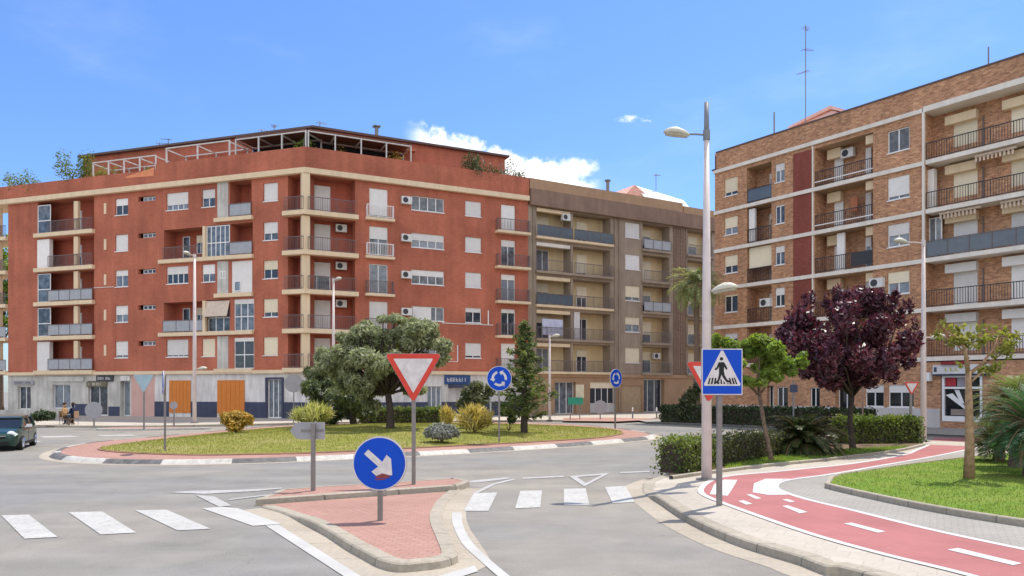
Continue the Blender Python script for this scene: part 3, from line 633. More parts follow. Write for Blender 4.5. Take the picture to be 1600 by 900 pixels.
for fr_, a, b, h in ((FL, U(242), U(264), 1.35), (FL, U(299), U(339), 1.35), (FL, U(383), U(418), 1.35), (FL, U(441), LEN, 1.35), (FRt, .02, V(668), 1.3), (FRt, V(690), V(738), 1.3), (FRt, V(768), FRt.len, 1.3), (FL, U(118), U(137), 1.1), (FL, U(170), U(187), .9)): MB().box(fr_, a, b, 0, .05, 0, h).build('plinth', NAVY, BA)
for a, b in ((265, 298.5), (340, 382.5)):
    s = MB(); 
    for i in range(6): s.box(FL, U(a)+(U(b)-U(a))*i/6+.01, U(a)+(U(b)-U(a))*(i+1)/6-.01, .01, .06, .45, 3.05)
    s.build('orange_panel', ORANGE, BA)
def signboard(fr, par, u0, u1, v0, v1, mat, marks=None, w=.02, mm=None, name='shop_sign', seed=1):
    o = MB().box(fr, u0, u1, w, w+.1, v0, v1).build(name, mat, par)
    if marks:
        m = MB(); r = random.Random(seed); n = marks; h = (v1-v0)*.42; c = (v0+v1)/2; L_ = (u1-u0)*.8/n; s0 = u0+(u1-u0)*.1
        for i in range(n):
            a = s0+i*L_; t = h*.2; k = r.randrange(4)
            m.box(fr, a, a+t, w+.101, w+.11, c-h/2, c+h/2)
            if k != 0: m.box(fr, a+t, a+L_*.72, w+.101, w+.11, c-h/2, c-h/2+t)
            if k in (1, 3): m.box(fr, a+t, a+L_*.72, w+.101, w+.11, c-t/2, c+t/2)
            if k == 2: m.box(fr, a+L_*.72-t, a+L_*.72, w+.101, w+.11, c-h/2+t, c+h/2)
            if k in (2, 3): m.box(fr, a+t, a+L_*.72, w+.101, w+.11, c+h/2-t, c+h/2)
        m.build('lettering', mm or WHITES, o)
    return o
signboard(FL, BA, U(22), U(54), 2.75, 3.1, ALU, 9, mm=FRAMED, seed=3); signboard(FL, BA, U(78), U(132), 3.0, 3.4, SHOPW, 0); signboard(FL, BA, U(152), U(178), 3.0, 3.5, FRAMED, 5, seed=5); signboard(FL, BA, U(190), U(204), 3.05, 3.45, WHITEW, 0)
signboard(FL, BA, U(137), U(168), 2.55, 3.0, pm('olive_sign', (.16, .14, .09)), 4, seed=6)
signboard(FRt, BA, V(694), V(734), 2.75, 3.5, pm('shop_sign_blue', (.045, .09, .22)), 7, seed=8); MB().box(FRt, V(700), V(735), .02, .9, 2.45, 2.72).build('shop_awning', NAVY, BA)
fd = MB(); a, b = U(418), U(441); fd.box(FL, a-.15, a, -.1, .1, .12, 3.25).box(FL, b, b+.15, -.1, .1, .12, 3.25).box(FL, a, b, -.1, .1, 3.1, 3.25); fd.build('door_surround', NAVY, BA)
for (fr_, a, b, c, d, rec, sh, n, sm, par) in todo: window(fr_, par, a, b, c, d, rec, sh, n, sm, sill=(d-c) < 1.8 and rec < .15)
# little pipes and cables on the right face
for fr_, a, b, c, d in ((FRt, V(690), V(770), 7.75, 7.8), (FRt, V(762), V(763.5), 7.801, 9.0), (FRt, V(714), V(715.5), 4.651, 6.0), (FRt, V(697), V(715), 4.6, 4.65), (FL, U(147), U(178), 10.85, 10.9)): MB().box(fr_, a, b, .01, .05, c, d).build('pipe', SHUT, BA)
# open end balconies at the left
for k, f in enumerate(FLV):
    s = slab(FL, BA, -7, -.02, f, -2.2, .25, .3); rail(FL, s, -7, -.1, f, 1.0, .15, 'bars' if k > 1 else 'panel')
    for uu in (-1.05, -2.9): MB().box(FL, uu-.16, uu+.16, -.2, .1, f, f+2.66).build('post', CREAM, s)
m = MB(); m.box(FL, -7, -.01, -2.2, .18, CORN+.38, PARL); m.build('parapet', BRK_RED, BA)
m = MB(); m.box(FL, -7, -.31, -2.2, .34, CORN-.02, CORN+.38); m.build('cornice', CREAM, BA)
m = MB(); m.box(FL, -7, -.02, -.3, .0, 0, .5).box(FL, -3.1, -2.6, -.3, 0, .5, 3.6); m.build('wall', SHOPW, BA)
# penthouse set back on the roof
OFF = 3.0; PL = Fac(A0, A1, -OFF); PR = Fac(A1, A2, -OFF); ga = PL.u(130); gc = LEN-OFF*.42; gc2 = OFF*.42; ge = PR.u(789)
m = MB(); wall(m, PL, ga, gc, 19.4, 23.15, [], .1); wall(m, PR, gc2, ge, 19.4, 23.15, [], .1)
m.q(PL, [(ga,0,19.4),(ga,-8,19.4),(ga,-8,23.15),(ga,0,23.15)]); m.q(PR, [(ge,0,19.4),(ge,-8,19.4),(ge,-8,23.15),(ge,0,23.15)]); ph_ = m.build('penthouse', BRK_RED, BA)
m = MB(); P = [PL.pt(ga-.3, .35, 0), PL.pt(gc+.15, .35, 0), PR.pt(ge+.3, .35, 0), PR.pt(ge+.3, -8, 0), PL.pt(gc-3.2, -8, 0), PL.pt(ga-.3, -8, 0)]; n = 6
for z in (23.15, 23.32): m.v.extend((p.x, p.y, z) for p in P)
m.f += [tuple(range(n)), tuple(range(n, 2*n))]+[(i, (i+1) % n, n+(i+1) % n, n+i) for i in range(n)]; m.build('roof_edge', ROOFD, ph_)
m = MB(); m.box(PR, gc2+.8, PR.u(645), .2, .9, 22.25, 22.4); m.build('canopy', TERRA, ph_)
# pergolas and the glazed verandas on the terrace
def pergola(fr, u0, u1, w0, w1, z0, z1, n, mat, r=.05, name='pergola'):
    m = MB()
    for i in range(n+1):
        u = u0+(u1-u0)*i/n; m.box(fr, u-r, u+r, w0-r, w0+r, z0, z1).box(fr, u-r, u+r, w1-r, w1+r, z0, z1).box(fr, u-r, u+r, w1+r, w0-r, z1-.1, z1)
    m.box(fr, u0-r, u1+r, w0-r, w0+r, z1, z1+.09).box(fr, u0-r, u1+r, w1-r, w1+r, z1, z1+.09); return m.build(name, mat, BA)
pergola(FL, U(138), U(236), -.5, -2.7, 19.4, 21.55, 4, PERG, .045); pergola(FL, U(253), U(352), -.5, -2.7, 19.4, 22.0, 2, PERG, .05)
for fr_, a, b, nn in ((FL, U(362), LEN-.3, 3), (FRt, .3, V(645), 4)):
    pergola(fr_, a, b, -.5, -2.6, 19.4, 22.0, nn, PERG, .05, 'veranda_frame'); MB().box(fr_, a+.1, b-.1, -2.55, -2.5, 19.4, 21.9).build('veranda_glass', GLASSD, BA); MB().box(fr_, a+.02, b-.02, -2.9, -.44, 22.1, 22.22).build('veranda_roof', pm('veranda_roof_brown', (.16, .07, .05), .8), BA)
MB().prism(FL, [(U(199), 19.75), (U(243), 19.66), (U(243), 20.35), (U(199), 19.86)], .19, .2).build('tarp', AWNO, BA)
m = MB(); m.box(PR, PR.u(592), PR.u(610), -3, -2, 23.3, 23.95); ch = m.build('chimney', SALMON, BA); MB().tube([PR.pt(PR.u(601), -2.5, 23.9), PR.pt(PR.u(601), -2.5, 25.0)], .16, 10).box(PR, PR.u(601)-.3, PR.u(601)+.3, -2.8, -2.2, 25.0, 25.08).build('flue', STEEL, ch)
for i, px in enumerate((203, 222, 236, 250, 385, 405, 449, 478)): antenna(PL.pt(PL.u(px), -2, 23.3), .9+.25*(i % 3), BA, 1, .035, i)
m = MB(); m.prism(PL, [(PL.u(345), 23.3), (PL.u(385), 23.3), (PL.u(372), 23.75), (PL.u(356), 23.7)], -5, -4); m.build('stair_head', SALMON, BA)

# ------------------------------------------------------------------ taupe building in the middle
BM = thing('apartment_building', 'taupe rendered apartment block with yellow recessed balconies behind the roundabout', 'building', (A2.x+.05, A2.y, 0))
FM = Fac(A2+Vector((.02, .01)), M1); FN = Fac(M1, M2); X = FM.u; Y = FN.u; hs = []; hn = []; tw = MB(); yl = MB(); todo = []
MF = [3.9, 6.8, 9.75, 12.7, 15.7]
for k, f in enumerate(MF):
    t = f+2.5
    for a, b in ((838, 892), (895.5, 954)): log(FM, hs, X(a), X(b), f, t, 1.2, BM, YELLOW)
    s = slab(FM, BM, X(836), X(956), f, 0, .35, .2, TAUPE if k % 2 else CREAM); rail(FM, s, X(837), X(892), f, 1.0, .3, ['bars','bars','smoked','bars','smoked'][k], mat=RAILM); rail(FM, s, X(895), X(955), f, 1.0, .3, ['bars','bars','bars','bars','smoked'][k], mat=RAILM)
    todo += [(FM, X(848), X(868), f+.02, f+2.1, 1.15, [0, .3, .4, 0, .9][k], 2, SHUTY, BM), (FM, X(912), X(928), f+.02, f+2.05, 1.15, [.3, 0, .5, .85, .35][k], 2, SHUTY, BM)]
    MB().box(FM, X(838), X(890), -.3, .1, f+2.2, f+2.49).build('blind_box', CREAM if k != 3 else BAND, BM)
    h = (X(977), X(1000), f+.95, f+2.35); hs.append(h); todo.append((FM, *h, .1, [1, .5, .75, 1, 1][k], 2, SHUT if k > 2 else SHUTY, BM))
    log(FM, hs, X(1004), X(1046), f, t, 1.1, BM, YELLOW); s = slab(FM, BM, X(1002), X(1047), f, 0, .3, .2, TAUPE); rail(FM, s, X(1004), X(1046), f, 1.0, .25, 'bars' if k in (0, 1, 3) else 'panel', mat=RAILM)
    todo.append((FM, X(1012), X(1028), f+.02, f+2.1, 1.05, [.4, .6, .2, .9, .3][k], 1, SHUTY, BM))
    log(FN, hn, Y(1074), Y(1112), f, t, 1.1, BM, YELLOW); s = slab(FN, BM, Y(1072), Y(1114), f, 0, .3, .2, TAUPE); rail(FN, s, Y(1074), Y(1112), f, 1.0, .25, 'bars', mat=RAILM)
    todo.append((FN, Y(1086), Y(1100), f+.02, f+2.1, 1.05, .5, 1, SHUTY, BM))
acunit(FM, BM, X(884), 17.4, -.2); acunit(FM, BM, X(1033), 5.3, -.9)
MB().box(FM, X(897), X(906), -.2, .02, MF[1], MF[1]+2.5).build('screen_panel', SHUT, BM)
# ground floor openings
GOP = [(867, 900, .14, 3.0, .5), (922, 960, 1.0, 3.0, .2), (972, 1003, .14, 2.7, .15), (1006, 1038, .14, 3.3, .6)]
for a, b, c, d, e in GOP: hs.append((X(a), X(b), c, d, e))
todo += [(FM, X(867), X(900), .14, 3.0, .45, 0, 3, SHUT, BM), (FM, X(922), X(960), 1.0, 3.0, .15, .28, 4, SHUTY, BM), (FM, X(1006), X(1038), .14, 3.3, .5, 0, 3, SHUT, BM)]
MB().box(FM, X(972), X(1003), -.15, -.1, .14, 2.7).build('garage_door', pm('garage_brown', (.42, .30, .18)), BM); MB().box(FM, X(922), X(960), .0, .04, .2, .97).build('window_apron', GREYP, BM)
wall(tw, FM, 0, FM.len, 3.6, 18.3, [h for h in hs if h[2] > 3.5]); wall(tw, FN, 0, FN.len, 3.6, 18.3, hn)
nm = Vector((FM.n.x, FM.n.y))
bq = [A2+Vector((.02, .01)), A2-nm*13, M2-nm*13, M2]
for a, b in zip(bq, bq[1:]): tw.face([(a.x, a.y, 0), (b.x, b.y, 0), (b.x, b.y, 20.0), (a.x, a.y, 20.0)])
tw.build('wall', TAUPE, BM)
g = MB(); wall(g, FM, 0, FM.len, 0, 3.6, [h for h in hs if h[2] < 3.5]); wall(g, FN, 0, FN.len, 0, 3.6, []); g.build('ground_floor_wall', BROWNT, BM)
m = MB(); m.box(FM, .06, FM.len, -.5, .45, 18.3, 19.7).box(FN, .05, FN.len, -.5, .4, 18.3, 19.65); m.build('fascia', FASCIA, BM)
m = MB(); m.box(FM, .06, FM.len-.05, -.6, .2, 19.705, 20.65).box(FN, .1, FN.len, -.6, .15, 19.66, 20.4); m.build('roof_parapet', FASC2, BM)
m = MB(); m.box(FM, .1, FM.len, .0, .14, 3.45, 3.75).box(FN, 0.05, FN.len, 0, .12, 3.45, 3.75); m.build('string_course', FASC2, BM)
m = MB()                                                            # brick lattice of the stair shaft and pipes
for i in range(6): u = X(1053)+(X(1071)-X(1053))*i/5; m.box(FM, u-.06, u+.06, .0, .08, 3.8, 18.2)
for i in range(36): v = 3.9+14.2*i/36; m.box(FM, X(1053), X(1071), .005, .06, v, v+.1)
m.build('lattice', FASCIA, BM); [MB().tube([FM.pt(X(p), .1, 0.2), FM.pt(X(p), .1, 18.3)], .06, 6).build('drain_pipe', TAUPE, BM) for p in (833, 960, 967)]
m = MB(); m.face([(p.x, p.y, 20.0) for p in bq]); m.build('roof', TERRA, BM)
# pink gabled roof house with white sheets
GA = Fac(FM.pt(0, 0, 0).xy, M1, -3.5); a, b = GA.u(975), GA.u(1012)
m = MB(); m.prism(GA, [(a, 20.0), (b+1.2, 20.0), (b+1.2, 21.5), (a*.55+b*.45, 22.95), (a, 21.6)], -5, 0); hs_ = m.build('roof_house', SALMON, BM)
m = MB(); m.q(GA, [(a*.5+b*.5, -.4, 23.0), (GA.u(1072), -.4, 22.3), (GA.u(1082), .9, 20.3), (b+.5, .9, 20.3)]); m.q(GA, [(a*.5+b*.5, -.4, 23.05), (GA.u(1072), -.4, 22.35), (GA.u(1082), .9, 20.35), (b+.5, .9, 20.35)]); m.box(GA, GA.u(1045), GA.u(1075), -2.5, -1.0, 20, 22.4); m.build('roof_sheets', ROOFW, hs_)
m = MB(); m.tube([FM.pt(X(970), -2, 20), FM.pt(X(970), -2, 22.3)], .16, 8); m.tube([FM.pt(X(970), -2, 22.3), FM.pt(X(970), -2, 22.4)], .3, 8); m.build('chimney', STEEL, BM); antenna(FN.pt(Y(1067), -4, 20), 4.6, BM, 1, .035, 3)
for (fr_, a, b, c, d, rec, sh, n, sm, par) in todo: window(fr_, par, a, b, c, d, rec, sh, n, sm, sill=(d-c) < 1.8 and rec < .15)
# washing on a balcony
m = MB(); nu = 10; u0, u1, v0, v1 = X(846), X(878), MF[1]+.3, MF[1]+1.72
for i in range(nu):
    a, b = u0+(u1-u0)*i/nu, u0+(u1-u0)*(i+1)/nu; wa, wb = .16+.05*math.sin(i*1.7), .16+.05*math.sin((i+1)*1.7)
    for e in (0, .01): m.q(FM, [(a,wa+e,v0),(b,wb+e,v0),(b,.14+e,v1),(a,.14+e,v1)])
tag(m.build('washing', FABW), 'pale lilac sheet hung to dry over a balcony of the taupe block', 'washing')

# ------------------------------------------------------------------ tan brick building on the right
BR = thing('apartment_building', 'tan brick apartment block with white floor bands and a maroon strip on the right', 'building', (R1.x, R1.y, 0))
RE = R0+Rd*34; FR1 = Fac(R0, R1); FR2 = Fac(R1, RE); FRB = Fac(R1, RE, -1.1)
a1 = FR1.u; a2 = FR2.u; ab = FRB.u; RF = [4.2, 7.08, 9.97, 12.82, 15.7]; RT = 18.55; h1 = []; tb = MB(); tl = MB(); todo = []
for k, f in enumerate(RF):
    h = (a1(1132), a1(1152.5), f+.95, f+2.25); h1.append(h); todo.append((FR1, *h, .1, [.3, .1, .6, .62, .8][k], 2, SHUTY if k else SHUT, BR, GLASSD if k < 2 else GLASS))
    log(FR1, h1, a1(1167), a1(1205.5), f+.02, f+2.6, 1.2, BR, BRK_TAN); rail(FR1, BR, a1(1167), a1(1205), f+.05, 1.0, -.06, 'smoked' if k == 4 else 'bars', mat=RAILB)
    todo.append((FR1, a1(1188), a1(1200), f+.1, f+2.1, 1.1, [.3, .2, .3, .2, .2][k], 1, SHUT, BR, GLASS))
    if k == 2: MB().box(FR1, a1(1168), a1(1205), -.3, -.2, f+1.1, f+2.55).build('roller_blind', SHUTY, BR)
    if k == 3: MB().box(FR1, a1(1169), a1(1178), -.3, -.1, f+.1, f+2.5).build('screen_panel', SHUT, BR)
    if k == 1: acunit(FR1, BR, a1(1199), f+1.05, -.05)
    h = (a1(1211), a1(1226), f+1.0, f+2.3); h1.append(h); todo.append((FR1, *h, .1, [.5, .4, .35, .1, .4][k], 2, SHUT, BR, GLASS))
    log(FR1, h1, a1(1273), a1(1364), f+.02, f+2.6, 1.3, BR, BRK_TAN); rail(FR1, BR, a1(1273), a1(1364), f+.05, 1.0, -.06, 'bars' if k != 2 else 'bars', mat=RAILB)
    MB().box(FR1, a1(1281), a1(1302), -1.25, -.85, f+1.9, f+2.55).build('blind_box', CREAM, BR); todo.append((FR1, a1(1288), a1(1302), f+.1, f+2.1, 1.2, [.9, .5, .95, 1, .9][k], 1, SHUT, BR, GLASS))
    MB().box(FR1, a1(1350), a1(1363), -1.25, -.2, f+2.0, f+2.55).build('blind_box', CREAM, BR); todo.append((FR1, a1(1337), a1(1346), f+.1, f+2.1, 1.2, [.9, .5, .3, .9, .9][k], 1, SHUT, BR, GLASS))
    if k == 4: acunit(FR1, BR, a1(1312), f+1.75, -1.2)
    if k == 3: MB().box(FR1, a1(1318), a1(1329), -.9, -.8, f+1.0, f+1.9).build('wooden_cupboard', TERRA, BR)
    if k == 2: MB().box(FR1, a1(1303), a1(1315), -.5, -.35, f+.1, f+2.5).build('screen_panel', SHUT, BR); MB().box(FR1, a1(1330), a1(1363), -.03, -.01, f+.2, f+1.05).build('balcony_cover', RAILB, BR)
    if k < 4 or True: MB().box(FR1, a1(1273), a1(1364), .0, .04, f+.32, f+.38).build('handrail', FRAMEW, BR) if k in (3, 4) else None
    if k > 0: h = (a1(1387), a1(1421), f+1.0, f+2.35); h1.append(h); todo.append((FR1, *h, .08, [0, .5, .5, .85, .0][k], 2, SHUTY if k == 1 else SHUT, BR, GLASS))
    # right-hand part: balconies right across, wall set back
    s = slab(FR2, BR, .12, 18.5, f+.02, -1.1, .12, .25, BAND); rail(FR2, s, .15, 18.5, f+.02, 1.0, .06, 'smoked' if k == 2 else 'bars', mat=RAILB if k != 2 else RAILM, gap=.14)
    for j, (pa, pb) in enumerate(((1490, 1528), (1580, 1622), (1690, 1740), (1830, 1890))):
        ua, ub = ab(pa), ab(pb); todo.append((FRB, ua, ub, f+.05, f+2.15, .02, [.85, .97, .98, .72, .68][k] if j < 2 else .8, 2, SHUTY if k > 2 else SHUT, BR, GLASS))
        MB().box(FRB, ua-.3, ub+.06, .0, .42, f+2.0, f+2.5).build('blind_box', SHUT if k < 2 else CREAM, BR)
    if k == 3: MB().box(FRB, ab(1449), ab(1468), .3, .7, f+.05, f+2.45).build('screen_panel', SHUT, BR)
    if k == 2: window(FRB, BR, ab(1449), ab(1478), f+.05, f+2.45, -.5, 0, 3, sill=False, name='glazed_bay')
    if k in (2, 3):
        m = MB(); 
        for ua, ub in (((ab(1480), ab(1545)), (ab(1575), ab(1640))) if k == 2 else ((ab(1535), ab(1600)),)):
            m.tube([FRB.pt(ua, .95, f+2.52), FRB.pt(ub, .95, f+2.52)], .08, 8)
            nn = int((ub-ua)/.2)
            for i in range(nn): m.box(FRB, ua+i*.2, ua+i*.2+.1, .93, .95, f+2.2, f+2.5)
        m.build('folded_awning', AWN, BR)
    m = MB(); u_ = ab(1537); m.box(FRB, u_-.03, u_+.03, .01, .07, f+.05, f+2.1); m.build('drain_pipe', RAILM, BR)
acunit(FR1, BR, a1(1373), RF[1]+1.5)
# ground floor
gh = [(1198, 1209, .14, 2.6, .4), (1214, 1231, 1.1, 2.5, .15), (1266, 1281, 1.0, 2.45, .15), (1305, 1331, .14, 2.9, .5), (1352, 1381, 1.25, 2.6, .15), (1388, 1428, 1.25, 2.6, .15)]
for a, b, c, d, e in gh: h1.append((a1(a), a1(b), c, d, e)); todo.append((FR1, a1(a), a1(b), c, d, e-.05, .35 if a > 1350 else 0, 2, SHUT, BR, GLASSD))
b2 = []; b2.append((a2(1470), a2(1536), .5, 3.1, .3))
wall(tb, FR1, 0, FR1.len, 0, RT, h1); wall(tb, FRB, .0, 18.5, 4.0, RT, []); wall(tb, FR2, .0, 34, 0, 3.9, b2)
wall(tb, FR1, .12, FR1.len, RT+.3, 20.1, []); wall(tb, FR2, 0, 34, RT+.3, 20.1, []); tb.q(FR2, [(0,0,4),(0,-1.1,4),(0,-1.1,RT),(0,0,RT)]); tb.q(FR2, [(18.5,0,4),(18.5,-1.1,4),(18.5,-1.1,RT),(18.5,0,RT)])
tb.q(FR2, [(18.5,0,4),(34,0,4),(34,0,RT),(18.5,0,RT)])
nR = Vector((FR1.n.x, FR1.n.y)); bq = [R0, R0-nR*13, RE-nR*13, RE]
for a, b in zip(bq, bq[1:]): tb.face([(a.x, a.y, 0), (b.x, b.y, 0), (b.x, b.y, 20.1), (a.x, a.y, 20.1)])
tb.build('wall', BRK_TAN, BR)
m = MB(); m.face([(p.x, p.y, 19.9) for p in bq]); m.build('roof', TERRA, BR)
[MB().box(FR1, -.06 if v > 18 else .0, FR1.len-.06, -.02, .14, v-.25, v+.0).build('floor_band', BAND, BR) for v in RF+[RT+.25]]; MB().box(FR2, -.0, 34, -1.2, .16, RT, RT+.32).build('floor_band', BAND, BR)
m = MB(); m.box(FR1, -.15, 0.1, -.5, .2, RT+.25, RT+.34).box(FR1, .1, FR1.len, .0, .05, 20.1, 20.2).box(FR2, 0, 34, -.1, .05, 20.1, 20.2); m.build('coping', ROOFD, BR)
[MB().box(FR1, a1(1240), a1(1268), .0, .05, f+.01, f+2.62).build('maroon_strip', BRK_MAROON, BR) for f in RF]
MB().box(FR1, FR1.len-.06, FR1.len+.06, .0, .16, 3.2, RT).build('downpipe', BAND, BR); MB().box(FR1, a1(1269.5), a1(1271.5), .0, .08, 4.2, RT-.002).build('downpipe', BAND, BR)
for fr_, a, b in ((FR1, a1(1118), a1(1198)), (FR1, a1(1209), a1(1305)), (FR1, a1(1331), a1(1440)), (FR2, .05, a2(1469)), (FR2, a2(1537), 34)): MB().box(fr_, a, b, 0, .06, 0, 1.2).build('plinth', GREYP, BR)
for (fr_, a, b, c, d, rec, sh, n, sm, par, gl) in todo: window(fr_, par, a, b, c, d, rec, sh, n, sm, sill=(d-c) < 1.8 and .05 < rec < .15, gl=gl)
# corner shop with a poster window, red panel and a long sign box
sf = MB(); u0, u1, um = a2(1472), a2(1535), a2(1513); v0, v1 = .5, 3.1
for a, b in ((u0, u0+.12), (um-.1, um+.1), (u1-.12, u1)): sf.box(FR2, a, b, -.12, .03, v0, v1)
for v in (v0, 2.35, v1-.1): sf.box(FR2, u0, u1, -.115, .025, v, v+.12 if v > 1 else v+.3)
sfo = sf.build('shop_window', FRAMEW, BR); MB().box(FR2, u0, u1, -.2, -.15, v0, v1).build('pane', GLASSD, sfo)
MB().box(FR2, u0+.15, a2(1492), -.14, -.13, 2.5, 3.0).build('red_poster', pm('poster_red', (.42, .04, .05)), sfo); MB().box(FR2, a2(1494), um-.12, -.14, -.13, 2.5, 3.0).build('grey_poster', pm('poster_grey', (.30, .29, .32)), sfo)
m = MB(); m.prism(FR2, [(u0+.14, 2.0), (u0+.5, 2.1), (um-.2, 1.35), (um-.12, 1.1)], -.14, -.13); m.prism(FR2, [(u0+.6, 2.3), (u0+.85, 2.3), (um-.25, 1.5), (um-.5, 1.6)], -.14, -.135); m.build('poster', FRAMEW, sfo)
MB().box(FR2, a2(1484), um-.15, -.142, -.132, .85, 1.2).build('poster_base', pm('poster_brown', (.28, .22, .19)), sfo)
sb = MB().box(FR2, a2(1461), a2(1548), .04, .3, 3.2, 3.72).build('sign_box', pm('sign_box_white', (.62, .62, .62)), BR)
m = MB(); m.box(FR2, a2(1463), a2(1467.5), .301, .308, 3.32, 3.6); m.build('sign_mark', NAVY, sb)
m = MB(); rr = random.Random(4); u = a2(1480)
while u < a2(1503): m.box(FR2, u, u+.08, .301, .308, 3.36, 3.36+rr.choice([.16, .2])); m.box(FR2, u, u+.2, .301, .307, 3.36, 3.4); u += .27
m.build('lettering', pm('sign_ochre', (.45, .42, .12)), sb); MB().box(FR2, a2(1476), a2(1512), .02, .5, 3.74, 3.9).build('shop_awning', pm('awning_red', (.25, .03, .03)), BR)
MB().box(FR2, a2(1461), a2(1548), .04, .24, 3.1, 3.19).build('sign_base', NAVY, BR); MB().box(FR2, a2(1448), a2(1458), .1, .5, 2.8, 3.3).build('projecting_sign', FRAMEW, BR)
# roof: salmon stair head and tall aerial
SH = Fac(R0, R1, -4.5); m = MB(); m.prism(SH, [(SH.u(1240), 20), (SH.u(1330), 20), (SH.u(1350), 20.95), (SH.u(1300), 22.3), (SH.u(1237), 21.95)], -3, 0); st = m.build('stair_head', plaster('pale_salmon', (.84, .70, .64)), BR)
m = MB(); m.prism(SH, [(SH.u(1236), 21.9), (SH.u(1300), 22.35), (SH.u(1355), 21.0), (SH.u(1355), 21.1), (SH.u(1300), 22.6), (SH.u(1233), 22.05)], -3.2, .25); m.build('tiled_roof', pm('pale_salmon_tile', (.80, .56, .48), .8), st)
antenna(SH.pt(SH.u(1299), 3.2, 19.9), HT(40, SH.pt(SH.u(1299), 3.2, 0).y)-19.9, BR, 3, .03, 7); antenna(SH.pt(SH.u(1254), 3.5, 19.9), 2.2, BR, 0, .05, 8); antenna(FR2.pt(a2(1530), -1.2, 19.9), 1.75, BR, 0, .04, 9)

# ------------------------------------------------------------------ street lamps
def lamp_head(P, ang, par, L_=.62, tilt=.12):
    d = Vector((math.cos(ang), math.sin(ang), 0)); s = Vector((-d.y, d.x, 0)); rings = []; rl = []
    for t, w, h in ((0,.05,.03),(.08,.09,.07),(.25,.13,.12),(.5,.165,.16),(.75,.15,.13),(.92,.09,.07),(1.0,.03,.02)):
        c = P+d*(L_*t)+Vector((0, 0, tilt*t*L_-.02)); rings.append([c+s*(w*math.cos(a))+Vector((0, 0, h*math.sin(a) if math.sin(a) > 0 else .03*math.sin(a))) for a in [2*math.pi*k/14 for k in range(14)]])
        rl.append([c+s*(w*.82*math.cos(a))+Vector((0, 0, -.03+(.045*math.sin(a) if math.sin(a) < 0 else 0))) for a in [2*math.pi*k/14 for k in range(14)]])
    o = MB().loft(rings).build('lamp_head', LAMPH, par, smooth=True); MB().loft(rl[1:-1]).build('lens', LENS, o, smooth=True); return o
def street_lamp(B, h, heads, label, r0=.115, r1=.05, dark=0.0, z0=.12):
    B3 = Vector((B[0], B[1], z0)); t = thing('street_lamp', label, 'street lamp', B3, 'street lamps')
    MB().tube([B3, B3+Vector((0, 0, h*.45)), B3+Vector((0, 0, h-dark))], [r0, r0*.72+r1*.28, r1], 16).build('pole', LAMPP, t, smooth=True)
    m = MB(); m.tube([B3, B3+Vector((0, 0, .04))], r0*2, 16); m.build('base_plate', STEEL, t)
    if dark: MB().tube([B3+Vector((0, 0, h-dark)), B3+Vector((0, 0, h))], [r1*1.05, r1*.9], 12).build('pole_top', LAMPG, t, smooth=True)
    for hz, ang, al in heads:
        P = B3+Vector((0, 0, hz)); d = Vector((math.cos(ang), math.sin(ang), 0))
        m = MB(); m.tube([P, P+d*al*.6+Vector((0, 0, .02)), P+d*(al+.1)+Vector((0, 0, .02))], .025, 8); m.tube([P-Vector((0, 0, .12)), P+Vector((0, 0, .12))], r1*1.35, 12)
        m.build('arm', LAMPG if dark else LAMPP, t); lamp_head(P+d*al+Vector((0, 0, .02)), ang, t)
    return t
PI = math.pi
b = G(1104, 750, .12); street_lamp(b, HT(160, b.y)-.12, [(HT(211, b.y)-.12, PI, .42), (HT(456, b.y)-.12, -.5, .12)], 'tallest white street lamp, in front of the clipped hedge by the crossing sign', .125, .062, .9)
b = G(1443, 690, .12); street_lamp(b, HT(378, b.y)-.12, [(HT(380, b.y)-.12, PI+.15, .75), (HT(528, b.y)-.12, 0, .3)], 'white street lamp beside the purple plum tree and the bike lane', .12, .065)
b = G(304, 661, .12); street_lamp(b, HT(398, b.y)-.12, [(HT(400, b.y)-.12, -PI/2-.3, .4), (HT(577, b.y)-.12, 0, .2)], 'white street lamp before the orange panels of the red brick block', .13, .075)
b = Vector((AT(521, 600, 50.5).x, 50.5)); street_lamp(b, HT(436, b.y)-.12, [(HT(438, b.y)-.12, -.6, .15)], 'white street lamp rising behind the big olive tree', .12, .07)
b = G(859, 656.5, .12); street_lamp(b, HT(524, b.y)-.12, [(HT(526, b.y)-.12, -.4, .15)], 'short white street lamp just right of the conifer', .1, .06)

# ------------------------------------------------------------------ road signs
def sgn(B, z0, yaw=0.0):                        # frame at the foot of a post; normal faces the camera turned by yaw
    d = Vector((math.cos(yaw), math.sin(yaw))); return Fr((B[0], B[1], z0), d)
def post(fr, par, h, r=.03, mat=None, rect=True):
    m = MB(); m.box(fr, -r, r, -.0-2*r, -.0, -.02, h) if rect else m.tube([fr.pt(0, -r, 0), fr.pt(0, -r, h)], r, 10); o = m.build('post', mat or STEEL, par)
    return o
def rtri(c, s, inset=0.0, rad=.06, up=False):    # rounded triangle, point down by default, side s
    R_ = s/math.sqrt(3)-inset*2; P = []
    for k in range(3):
        a = -PI/2+k*2*PI/3
        if up: a += PI
        q = Vector((math.cos(a), math.sin(a)))*(R_-2*rad)
        for j in range(-4, 5): b = a+j*PI/3/4; P.append((c[0]+q.x+rad*math.cos(b), c[1]+q.y+rad*math.sin(b)))
    return P
def clamps(fr, par, vs, w=.09):
    m = MB()
    for v in vs: m.box(fr, -w, w, -.02, -.005, v-.02, v+.02)
    m.build('bracket', STEEL, par)
